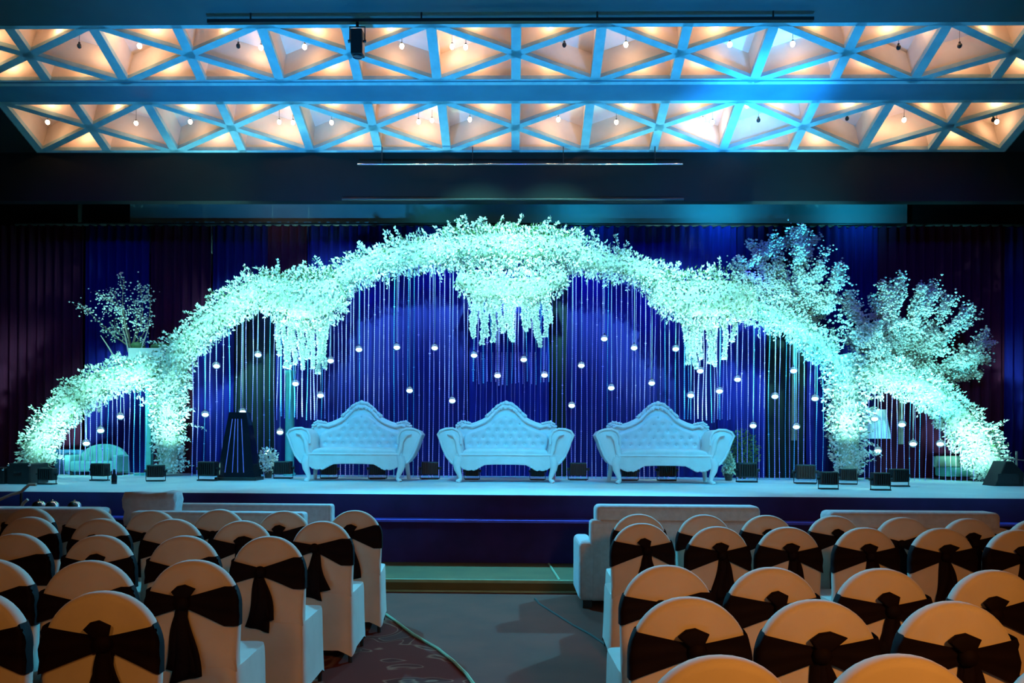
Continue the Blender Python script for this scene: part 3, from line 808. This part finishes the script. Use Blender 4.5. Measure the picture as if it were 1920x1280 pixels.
garland('flower_tower', 'thick white flower column between the two right arches',
        [(1592, 888, 30), (1590, 850, 36), (1588, 800, 42), (1585, 740, 44), (1582, 690, 44), (1578, 665, 38)], 7, cat='flower column')
garland('flower_garland', 'white flower garland of the small arch at the right end of the stage',
        [(1605, 700, 34), (1660, 705, 36), (1715, 722, 38), (1765, 752, 40), (1805, 795, 44), (1840, 845, 46), (1862, 880, 42)], 8)
# crown and clusters, each with strands
def strand(t, px, y0, y1, rng, dy, wd=4.2):
    ln = int((y1 - y0) * 1.8); f = np.linspace(0, 1, ln)
    p0 = at(px, y0, YA + dy); p1 = at(px + rng.uniform(-4, 4), y1, YA + dy)
    C = np.outer(1 - f, tuple(p0)) + np.outer(f, tuple(p1)); C[:, 0] += .02 * np.sin(f * 5 + px)
    m = 5; C = np.repeat(C, m, 0); n = len(C); a = rng.random(n) * 2 * PI; r = wd * SARCH * rng.uniform(.3, 1, n) * (.75 + .35 * np.sin(np.repeat(f, m) * 22 + px))
    O = np.stack([np.cos(a), np.sin(a), np.zeros(n)], 1)
    V, Fc = leaf_vf(C + O * r[:, None] * .8, O + rng.normal(size=(n, 3)) * .5 + np.array([[0, 0, -.6]]), .034, .022, rng)
    fast_mesh('strand', V, Fc, [LEAF], None, t)
def cluster(label, pts, strands, seed, dy=-.18, **k):
    t = garland('hanging_flower_cluster', label, pts, seed, dy=dy, cat='flower cluster', **k)
    rng = np.random.default_rng(seed + 50)
    for px, y0, y1 in strands: strand(t, px, y0, y1, rng, dy)
    return t
cluster('broad white flower cluster with hanging strands above the left throne sofa',
        [(488, 530, 34), (522, 550, 52), (560, 562, 64), (598, 560, 60), (640, 540, 42)],
        [(524, 590, 665), (532, 590, 688), (541, 590, 690), (550, 590, 682), (562, 590, 690), (568, 600, 668), (577, 600, 672), (588, 600, 690), (596, 600, 700), (605, 600, 672), (611, 600, 690)], 21, topgreen=.25)
cluster('broad white flower cluster with hanging strands above the right throne sofa',
        [(1228, 540, 36), (1270, 556, 52), (1320, 560, 62), (1368, 558, 56), (1410, 562, 40)],
        [(1286, 600, 682), (1296, 600, 665), (1302, 600, 690), (1315, 600, 672), (1330, 600, 680), (1340, 600, 685), (1357, 600, 672), (1376, 600, 640)], 22, topgreen=.25)
cluster('curtain-like cluster of white flower strands hanging at the arch centre',
        [(858, 520, 24), (900, 536, 36), (960, 541, 38), (1015, 536, 36), (1062, 520, 24)],
        [(887, 550, 625), (893, 550, 632), (903, 550, 645), (912, 550, 630), (922, 550, 640), (934, 550, 612), (948, 550, 622), (957, 550, 635), (963, 550, 640), (982, 550, 620), (993, 550, 612), (1002, 550, 630), (1008, 550, 650), (1022, 550, 630), (1028, 550, 605)], 23, dy=-.25)
garland('flower_garland', 'dense rectangular crown of white flowers at the top of the arch',
        [(836, 470, 42), (880, 464, 46), (950, 463, 46), (1020, 464, 46), (1088, 470, 42)], 24, sprig=15, dens=2000, cat='flower crown', topgreen=.3, dy=-.05)

# ------------------------------------------------------------------ blossom trees
def octa(P, r, rng):
    n = len(P); V = np.zeros((n, 6, 3)); r = r * rng.uniform(.6, 1.3, (n, 1))
    for k, d in enumerate(((1, 0, 0), (-1, 0, 0), (0, 1, 0), (0, -1, 0), (0, 0, .8), (0, 0, -.8))): V[:, k] = P + np.array(d) * r
    b = np.arange(n)[:, None] * 6; q = np.array([[0, 2, 4], [2, 1, 4], [1, 3, 4], [3, 0, 4], [2, 0, 5], [1, 2, 5], [3, 1, 5], [0, 3, 5]])
    return V.reshape(-1, 3), (b[:, None, :] + q[None]).reshape(-1, 3)
def tree(label, base, tips, seed, dy, nb=260, trunk=None, r=.030, sub=5):
    rng = np.random.default_rng(seed); B = np.array(tuple(at(base[0], base[1], YA + dy)))
    t = thing('blossom_tree', label, 'tree', tuple(B)); mb = MB(); pts = []
    if trunk: mb.tube([(0, 0, -trunk), (0, 0, 0)], [.05, .035], 8)
    for px, py in tips:
        T = np.array(tuple(at(px, py, YA + dy + rng.uniform(-.3, .25)))) - B; L = np.linalg.norm(T)
        def limb(a, b, r0, n=7):
            bow = rng.normal(size=3) * .06 * np.linalg.norm(b - a); s = np.linspace(0, 1, n)
            Q = [a * (1 - q) + b * q + bow * math.sin(PI * q) for q in s]; mb.tube([tuple(q) for q in Q], [r0 * (1 - .75 * q) for q in s], 5); return Q
        Q = limb(np.zeros(3), T, .016)
        def bl(a, b, m, sp): 
            f = rng.random(m)[:, None]; pts.append(a * (1 - f) + b * f + rng.normal(size=(m, 3)) * sp)
        bl(Q[2], Q[-1], int(nb * L * .42), .06)
        for _ in range(sub):
            i = rng.integers(2, 6); a = Q[i]; d = T / L + rng.normal(size=3) * np.array([.6, .3, .6]); d /= np.linalg.norm(d); b = a + d * min(L, .9) * rng.uniform(.18, .42)
            limb(a, b, .007, 4); bl(a, b, int(nb * L * .18), .035)
    mb.build('branches', BARK, t)
    V, Fc = octa(np.concatenate(pts), r, rng); fast_mesh('blossoms', V, Fc, [LEAF], None, t)
    return t
tree('small blossom tree in the pale box planter at left', (246, 652), [(150, 568), (178, 546), (214, 546), (232, 520), (258, 525), (283, 552), (278, 600), (212, 612), (250, 560)], 31, .25, nb=120, r=.018, sub=2)
tree('tall blossom tree rising behind the right flower cluster', (1490, 612), [(1370, 490), (1418, 455), (1452, 438), (1485, 425), (1518, 438), (1550, 462), (1580, 495), (1560, 540), (1425, 520), (1500, 520), (1470, 560), (1530, 570)], 32, .35, nb=380, trunk=1.9, r=.024, sub=8)
tree('wide blossom tree standing behind the right flower column', (1690, 720), [(1590, 545), (1635, 560), (1665, 530), (1690, 520), (1725, 540), (1752, 525), (1795, 552), (1832, 590), (1852, 625), (1850, 665), (1815, 700), (1760, 640), (1630, 620), (1600, 640), (1700, 620), (1740, 690), (1570, 590)], 33, .35, nb=380, trunk=1.0, r=.024, sub=8)
# planter and its stand
a = at(240, 652, 12.3); b = at(305, 682, 12.3)
t = thing('planter', 'pale blue-white box planter on a slim stand above the left small arch', 'planter', ((a.x + b.x) / 2, 12.45, DECKZ))
h = (b.x - a.x) / 2
box('trough', -h, h, -.15, .15, b.z - DECKZ - .05, a.z - DECKZ, WHITEC, t, .01)
box('stand', -.05, .05, -.05, .05, .02, b.z - DECKZ - .05, TEALM, t, .005)
box('foot', -.18, .18, -.15, .15, 0, .03, TEALM, t, .005)
MB().ball((-h + .09, 0, a.z - DECKZ + .05), (.12, .12, .07), 10, 6).ball((h - .1, 0, a.z - DECKZ + .04), (.18, .12, .06), 10, 6).build('moss', GREEN, t)
for (x0, y0), (x1, y1), lb in (((262, 652), (281, 604), 'bare pale stick leaning right out of the planter'), ((241, 652), (229, 610), 'bare pale stick upright in the planter left of the trunk'),
                               ((218, 668), (189, 629), 'thick pale stick leaning left from the left garland')):
    p = at(x0, y0 + 8, 12.4); q = at(x1, y1, 12.4); tag(MB().tube([p, (p + q) / 2 + Vector((.01, 0, 0)), q], [.014, .012, .008], 6).build('stick', mat('pale_stick', (.5, .42, .4), .8)), lb, 'stick')

# ------------------------------------------------------------------ bead strings
UND = [(110, 815), (160, 772), (200, 740), (250, 715), (290, 710), (350, 670), (400, 630), (450, 595), (500, 580), (540, 600), (612, 600), (640, 560), (680, 525), (720, 505), (800, 495),
       (860, 505), (885, 540), (1030, 540), (1045, 520), (1100, 500), (1160, 515), (1220, 530), (1260, 575), (1283, 600), (1375, 595), (1430, 605), (1500, 635), (1545, 665), (1600, 720), (1680, 730), (1740, 755), (1790, 795), (1840, 860)]
BAYS = [(112, 284, 'small left bay', 892, 11), (362, 516, 'bay left of the left flower cluster', 892, 10.5), (521, 612, 'strands of the left flower cluster', 785, 7.5), (618, 884, 'bay between left cluster and arch centre', 893, 9.2),
        (889, 1030, 'strands at the arch centre', 720, 7.5), (1036, 1279, 'bay between arch centre and right cluster', 894, 9.4), (1284, 1376, 'strands of the right flower cluster', 790, 7.0), (1383, 1546, 'bay right of the right flower cluster', 898, 9.8), (1622, 1838, 'small right bay', 903, 11)]
rs = random.Random(9)
def bead_string(px, top, bot, label, group, thick=1.0, m=BEAD, dy=0):
    Y = YA + dy; p = at(px, top, Y); q = at(px, bot, Y); zb = max(q.z, DECKZ + .005); L = p.z - zb
    n = max(6, int(L / .034)); prof = []; pts = []
    r0 = .0075 * thick; wob = rs.uniform(-.012, .012); ph = rs.random() * 6; n2 = n * 2
    for i in range(n2 + 1):
        f = i / n2; pts.append((wob * math.sin(f * 6 + ph), 0, -L * f)); prof.append(r0 * (1.0 if i % 2 else .45) * (2.1 if rs.random() < .012 else 1))
    mb = MB(); mb.tube(pts, prof, 5); o = mb.build('bead_string', m, None, True, (p.x, Y, p.z), fix=False)
    return tag(o, label, 'bead string', group)
for x0, x1, nm, bot, sp in BAYS:
    x = x0; cl = bot < 800; cnt_ = 0
    while x <= x1:
        cnt_ += 1; no = '%d%s from the left' % (cnt_, 'th' if 10 < cnt_ < 14 else {1: 'st', 2: 'nd', 3: 'rd'}.get(cnt_ % 10, 'th'))
        top = lerp_pts(UND, x) - 4; k = rs.random()
        b = bot + rs.uniform(-5, 3) if cl else bot + 8
        if cl:
            bead_string(x, top, b, 'short aqua bead string, %s, among the %s' % (no, nm), 'bead strings among the ' + nm, rs.choice((.9, 1.2, 1.9)), BEADB if k < .5 else BEAD, -.06)
        else:
            bead_string(x, top, b, 'silvery bead string, %s, in the %s' % (no, nm), 'bead strings in the ' + nm, rs.choice((.7, .9, 1.0, 1.25)), BEADB if k < .18 else BEAD)
        x += sp * rs.uniform(.72, 1.28)
x = 893; cnt_ = 0
while x < 1030:
    cnt_ += 1
    bead_string(x, 660, 901, 'faint long bead string behind the centre throne sofa, %s of its row' % (ORD + ['thirteenth', 'fourteenth', 'fifteenth', 'sixteenth', 'seventeenth', 'eighteenth'])[cnt_ - 1], 'faint bead strings behind the centre sofa', .6, BEAD, .35); x += 9.5 * rs.uniform(.8, 1.2)

# ------------------------------------------------------------------ hanging glass balls
BALLS = [('small left bay', [(226, 782), (189, 808), (162, 832)]),
         ('bay left of the left flower cluster', [(406, 687), (484, 666), (385, 778), (455, 773), (525, 811)]),
         ('strings below the left flower cluster', [(554, 720), (601, 742), (620, 677)]),
         ('bay between left cluster and centre', [(673, 656), (744, 652), (815, 653), (768, 733), (848, 752)]),
         ('strings around the arch centre', [(889, 667), (933, 705), (982, 675), (1021, 704)]),
         ('bay between centre and right cluster', [(1133, 636), (1090, 686), (1189, 653), (1267, 655), (1146, 728), (1222, 719), (1072, 761)]),
         ('strings below the right flower cluster', [(1313, 696), (1383, 712), (1295, 742), (1349, 734)]),
         ('bay right of the right flower cluster', [(1488, 696), (1453, 744), (1528, 748), (1412, 799), (1493, 801)]),
         ('small right bay', [(1691, 797), (1712, 833), (1763, 833), (1640, 786), (1646, 846)])]
gp = None
for nm, lst in BALLS:
    lst = sorted(lst); n = len(lst)
    for i, (px, py) in enumerate(lst):
        p = at(px, py - 2, YA - .12)
        pos = 'leftmost' if i == 0 else 'rightmost' if i == n - 1 else ORD[i] + ' from the left'
        lb = 'glowing glass ball, %s, in the %s' % (pos, nm)
        if gp is None:
            gp = thing('glass_ball', lb, 'hanging glass ball', p, 0, 'glass candle balls hanging among the beads')
            MB().ball((0, 0, 0), .066, 16, 12).build('globe', GLASS, gp)
            MB().ball((0, 0, -.012), (.052, .052, .030), 14, 8).build('candle', CANDLE, gp)
            t_ = MB().lathe([(.012, .062), (.014, .075), (.006, .08)], (0, 0, 0), 10).build('collar', CHROME, gp); cur = gp
        else:
            cur = gp.copy(); COL.objects.link(cur); cur.location = p; cur['label'] = lb
            for ch in gp.children:
                if ch.name.startswith('cord'): continue
                c = ch.copy(); COL.objects.link(c); c.parent = cur
        top = at(px, lerp_pts(UND, px) - 5, YA - .12).z - p.z
        MB().tube([(0, 0, .078), (0, .0, max(.1, top))], .0035, 5).build('cord', CORD, cur)

# ------------------------------------------------------------------ flood lights on the deck
def flood(label):
    t = thing('flood_light', label, 'flood light', (0, 0, 0), 0, 'flood lights on the stage deck')
    hs = box('housing', -.13, .13, -.06, .08, .07, .27, BLACK, t, .014); hs.rotation_euler = (0, 0, 0)
    mb = MB()
    for i in range(7): x = -.10 + i * .0333; mb.box(x - .004, x + .004, -.085, -.055, .09, .25)
    mb.build('cooling_fins', BLACK, t, smooth=False)
    box('lens', -.11, .11, .08, .088, .09, .25, LENS, t)
    mb = MB(); mb.tube([(-.15, 0, .17), (-.15, 0, .015), (.15, 0, .015), (.15, 0, .17)], .009, 6); mb.build('yoke', BLACK, t)
    for s in (-1, 1): MB().tube([(s * .13, 0, .17), (s * .175, 0, .17)], [.02, .024], 10).build('knob', BLACK, t)
    MB().box(-.13, .13, -.07, .07, .0, .02).build('foot', BLACK, t, smooth=False)
    return t
FL = [(88, 908, .95, 'at the foot of the far left garland'), (187, 901, 1.0, 'before the round teal chair in the small left bay'), (292, 902, .95, 'left of the foot of the left flower column'), (390, 901, 1.1, 'right of the foot of the left flower column'),
      (531, 897, 1.0, 'beside the small white flower bunch'), (617, 899, .9, 'under the left half of the left throne sofa'), (708, 896, .95, 'under the right half of the left throne sofa'), (806, 895, 1.0, 'between the left and centre throne sofas'),
      (885, 899, .8, 'behind the left leg of the centre throne sofa'), (1008, 899, .8, 'behind the right leg of the centre throne sofa'), (1084, 897, 1.0, 'between the centre and right throne sofas'), (1180, 901, .9, 'under the left half of the right throne sofa'),
      (1250, 902, 1.0, 'under the middle of the right throne sofa'), (1400, 904, 1.1, 'in the bay just right of the right throne sofa'), (1510, 907, 1.1, 'left of the foot of the right flower column'), (1553, 917, 1.0, 'nearest the edge, at the foot of the right flower column'),
      (1590, 908, .9, 'directly before the right flower column'), (1651, 919, 1.0, 'nearest the edge in the small right bay'), (1686, 912, 1.0, 'second one in the small right bay, further back')]
fp = None
for px, py, sc, where in FL:
    p = atz(px, py, DECKZ); y = min(p.y, 11.78) if not (600 < px < 1270 and px not in (806, 1084)) else 11.76
    x = p.x * y / p.y; lb = 'black flood light ' + where; sc *= y / 11.5
    if fp is None: fp = flood(lb); cur = fp; cur.location = (x, y, DECKZ)
    else: cur = dup(fp, (x, y, DECKZ), R(rs.uniform(-14, 14)), lb)
    cur.scale = (sc, sc, sc)

# ------------------------------------------------------------------ odd items on and by the stage
# black tapered tower at left
p = atz(449, 905, DECKZ); y = 11.2; x = p.x * y / p.y
t = thing('speaker_tower', 'glossy black tapered tower standing right of the left flower column', 'speaker', (x, y, DECKZ))
GB = mat('gloss_black', (.01, .012, .02), .12)
V = []; H = 1.02
for z, hw, hd in ((0, .29, .16), (.10, .27, .15), (.6, .20, .12), (H, .13, .09)):
    V += [(-hw, -hd, z), (hw, -hd, z), (hw, hd, z), (-hw, hd, z)]
Fc = [(0, 3, 2, 1), (12, 13, 14, 15)]
for i in range(3):
    for j in range(4): Fc.append((i * 4 + j, i * 4 + (j + 1) % 4, i * 4 + 4 + (j + 1) % 4, i * 4 + 4 + j))
mesh('cabinet', V, Fc, GB, t)
for k_, (xa, xb) in enumerate(((-.16, -.08), (-.05, -.03), (.03, .01), (.12, .07))):
    MB().tube([(xa, -.158 + .0, .12), (xb * .9, -.108, .92)], .006, 5).build('trim_strip', BEAD, t)  # thin rods standing for reflections on the gloss front
box('plinth', -.31, .31, -.18, .18, 0, .05, BLACK, t, .008)
# teal pillar
p = at(543, 880, 12.6)
tag(MB().lathe([(.10, 0), (.10, .04), (.075, .06), (.075, 1.7), (.10, 1.74), (.10, 1.78)], (p.x, 12.6, DECKZ), 20).build('slim_pillar', TEALM), 'slim round teal pillar left of the left throne sofa', 'pillar')
# bunch of flowers
def bush(name, label, cat, px, py, y, w_, h_, m, seed, n=500, pot=True, cone=False):
    p = at(px, py, y); rng = np.random.default_rng(seed); t = thing(name, label, cat, (p.x, y, DECKZ))
    if pot: MB().lathe([(.05, 0), (.07, .10), (.075, .11), (.06, .11)], (0, 0, 0), 12).build('pot', BLACK, t)
    u = rng.normal(size=(n, 3)); u /= np.linalg.norm(u, axis=1, keepdims=True); u *= rng.random((n, 1)) ** .4
    P_ = u * np.array([[w_ / 2, w_ / 2, h_ / 2]]); P_[:, 2] += h_ / 2 + (.08 if pot else .02)
    if cone: k = 1 - (P_[:, 2:3]) / (h_ + .05); P_[:, :2] = u[:, :2] * w_ * .6 * np.clip(k, .05, 1)
    V, Fc = leaf_vf(P_, u + rng.normal(size=(n, 3)) * .4, .05, .03, rng); fast_mesh('foliage', V, Fc, [m], None, t)
    MB().tube([(0, 0, .05), (0, 0, h_ * .6)], .012, 6).build('stem', BARK, t)
bush('flower_bunch', 'small bunch of white flowers on the deck left of the left throne sofa', 'flowers', 503, 880, 11.85, .28, .40, LEAF, 3, 420)
bush('conical_shrub', 'small pale conical shrub beside the right throne sofa', 'shrub', 1366, 890, 11.95, .30, .40, mat('sage_leaf', (.35, .5, .42), .7), 4, 700, True, True)
bush('leafy_shrub', 'dark leafy shrub behind the beads right of the right throne sofa', 'shrub', 1392, 890, 12.6, .55, .75, GREEN, 5, 1100)
# round-backed teal chair and blue box, left
p = at(190, 900, 12.55); t = thing('tub_chair', 'round-backed teal tub chair behind the beads of the small left bay', 'chair', (p.x, 12.5, DECKZ))
out = [(.42 * math.cos(a), .10 + .42 * max(0, math.sin(a)) ** .7 * 1.0) for a in [PI * i / 20 for i in range(21)]]
MB().slab([(x_, z_ if z_ > .1 else .02) for x_, z_ in out], .08, .2, .02).build('backrest', TEALC, t)
box('seat', -.36, .36, -.28, .1, .06, .24, TEALC, t, .04, 3)
for s in (-1, 1): box('arm', s * .40 - .05, s * .40 + .05, -.28, .12, .06, .34, TEALC, t, .03, 3)
for s in (-1, 1):
    for yy in (-.24, .14): MB().tube([(s * .34, yy, 0), (s * .34, yy, .08)], .02, 8).build('leg', BLACK, t)
p = at(134, 895, 12.7); tag(box('storage_box', -.24, .24, -.15, .15, 0, .42, BLUEB, None, .02, 2, (p.x, 12.75, DECKZ)), 'blue box behind the beads at the far left bay', 'box')
# small dark bottle pair
p = atz(214, 907, DECKZ); mb = MB()
tag(MB().lathe([(.035, 0), (.037, .10), (.02, .14), (.014, .19), (.016, .20)], (p.x, p.y, DECKZ), 12).build('bottle', GB), 'small dark bottle near the stage edge at left', 'bottle')
# floor lamp, right
p = at(1640, 820, 12.7); t = thing('floor_lamp', 'floor lamp with a pale blue shade right of the right flower column', 'lamp', (p.x, 12.7, DECKZ))
zt = at(1640, 768, 12.7).z - DECKZ; zb = at(1640, 822, 12.7).z - DECKZ
MB().lathe([(.17, zt), (.25, zb), (.245, zb), (.165, zt)], (0, 0, 0), 24).build('lamp_shade', SHADE, t)
MB().tube([(0, 0, .02), (0, 0, zt - .03)], .014, 8).build('pole', BLACK, t)
MB().lathe([(.15, 0), (.15, .02), (.03, .035)], (0, 0, 0), 20).build('base', BLACK, t)
# teal bench, right
p = at(1798, 890, 12.75); t = thing('low_bench', 'pale green low bench behind the beads at the far right', 'bench', (p.x, 12.7, DECKZ))
GC = mat('pale_green_cloth', (.35, .55, .45), .8)
box('backrest', -.34, .34, .12, .24, .2, .40, GC, t, .03, 3); box('seat', -.36, .36, -.22, .14, .06, .22, mat('sea_green_cloth', (.10, .35, .30), .8), t, .03, 3)
for s in (-1, 1): box('leg', s * .3 - .02, s * .3 + .02, -.02, .06, 0, .07, BLACK, t)
# wedge monitor, right edge
def wedge(label, px, py, y, w_, h_, rz=0):
    p = at(px, py, y); t = thing('stage_monitor', label, 'speaker', (p.x, y, DECKZ), rz)
    MB().slab([(-w_ / 2, 0), (w_ / 2, 0), (w_ / 2, h_ * .55), (w_ * .12, h_), (-w_ * .12, h_)], -.15, .15, .012).build('cabinet', BLACK, t, smooth=False)
    box('grille', -w_ * .4, w_ * .3, -.158, -.149, .03, h_ * .5, mat('grille', (.02, .022, .024), .7, bump=.5, scale=80), t)
wedge('black wedge monitor at the foot of the far right garland', 1880, 915, 11.1, .42, .36)
# stand with tilted pole at the right edge
p = at(1906, 880, 11.6); t = thing('microphone_stand', 'grey tripod stand with a horizontal boom at the right edge', 'stand', (p.x, 11.6, DECKZ))
GREYM = mat('grey_metal', (.30, .29, .28), .5, .4)
MB().tube([(0, 0, 0.02), (0, 0, .50)], .016, 8).build('pole', GREYM, t)
MB().tube([(-.22, 0, .39), (.35, -.05, .34)], .009, 6).build('boom', GREYM, t)
for a in (0, 2.1, 4.2): MB().tube([(0, 0, .22), (.16 * math.cos(a), .16 * math.sin(a), .0)], .009, 6).build('leg', GREYM, t)
# racks at the far left
for (x0, x1, y0, y1, lb) in ((-40, 22, 876, 921, 'leftmost black equipment case on the stage at the left edge'), (26, 70, 868, 919, 'black equipment case beside the far left garland')):
    p = at(x0, y1, 10.0); q = at(x1, y0, 10.0); t = thing('equipment_case', lb, 'case', ((p.x + q.x) / 2, 10.05, DECKZ), 0, 'equipment cases at the left edge'); h = (q.x - p.x) / 2; zh = q.z - DECKZ
    box('body', -h, h, -.2, .2, .0, zh, BLACK, t, .015); box('handle', -.05, .05, -.225, -.19, zh * .55, zh * .62, CHROME, t)
    mb = MB()
    for sx in (-1, 1): mb.ball((sx * (h - .02), -.19, zh - .02), .022, 8, 6)
    mb.build('corner_cap', CHROME, t)
# hand rails of the stage stair, left
RAILM = mat('pale_rail', (.6, .62, .55), .35)
for (q, lb) in ((((-30, 945), (0, 936), (22, 927), (40, 922), (47, 915), (55, 908), (68, 908)), 'upper pale handrail of the stair at the left stage end'),
                (((-30, 962), (0, 957), (24, 953), (40, 951), (44, 943), (52, 936)), 'lower pale handrail of the stair at the left stage end')):
    pts = [at(x_, y_, 8.3) for x_, y_ in q]; t = thing('stair_handrail', lb, 'handrail', (pts[1].x, 8.3, 0))
    loc = [p - Vector((pts[1].x, 8.3, 0)) for p in pts]
    MB().tube(loc, .018, 8).build('rail', RAILM, t)
    MB().tube([loc[3], (loc[3].x, 0, 0)], .014, 8).build('post', BLACK, t); MB().tube([loc[0], (loc[0].x, 0, 0)], .014, 8).build('post', BLACK, t)
# chrome domes on a low black table
t = thing('side_table', 'low black table carrying the chrome domes before the left stage end', 'table', (at(105, 948, 8.05).x, 8.05, 0))
zt = at(105, 951, 8.05).z
box('table_top', -.42, .42, -.15, .15, zt - .03, zt, BLACK, t, .006)
for sx in (-1, 1):
    for sy in (-1, 1): box('leg', sx * .38 - .015, sx * .38 + .015, sy * .12 - .015, sy * .12 + .015, 0, zt - .03, BLACK, t)
for px, lb in ((73, 'left chrome dome lid on the low black table'), (98, 'middle chrome dome lid on the low black table'), (140, 'right chrome dome lid on the low black table')):
    p = at(px, 948, 8.05); d = thing('dish_cover', lb, 'dish cover', (p.x, 8.05, zt), 0, 'chrome dish covers')
    MB().lathe([(.07, 0), (.075, .008), (.07, .02), (.06, .045), (.04, .062), (.012, .07)], (0, 0, 0), 20).build('dome', CHROME, d)
    MB().ball((0, 0, .078), .010, 8, 6).build('knob', CHROME, d)
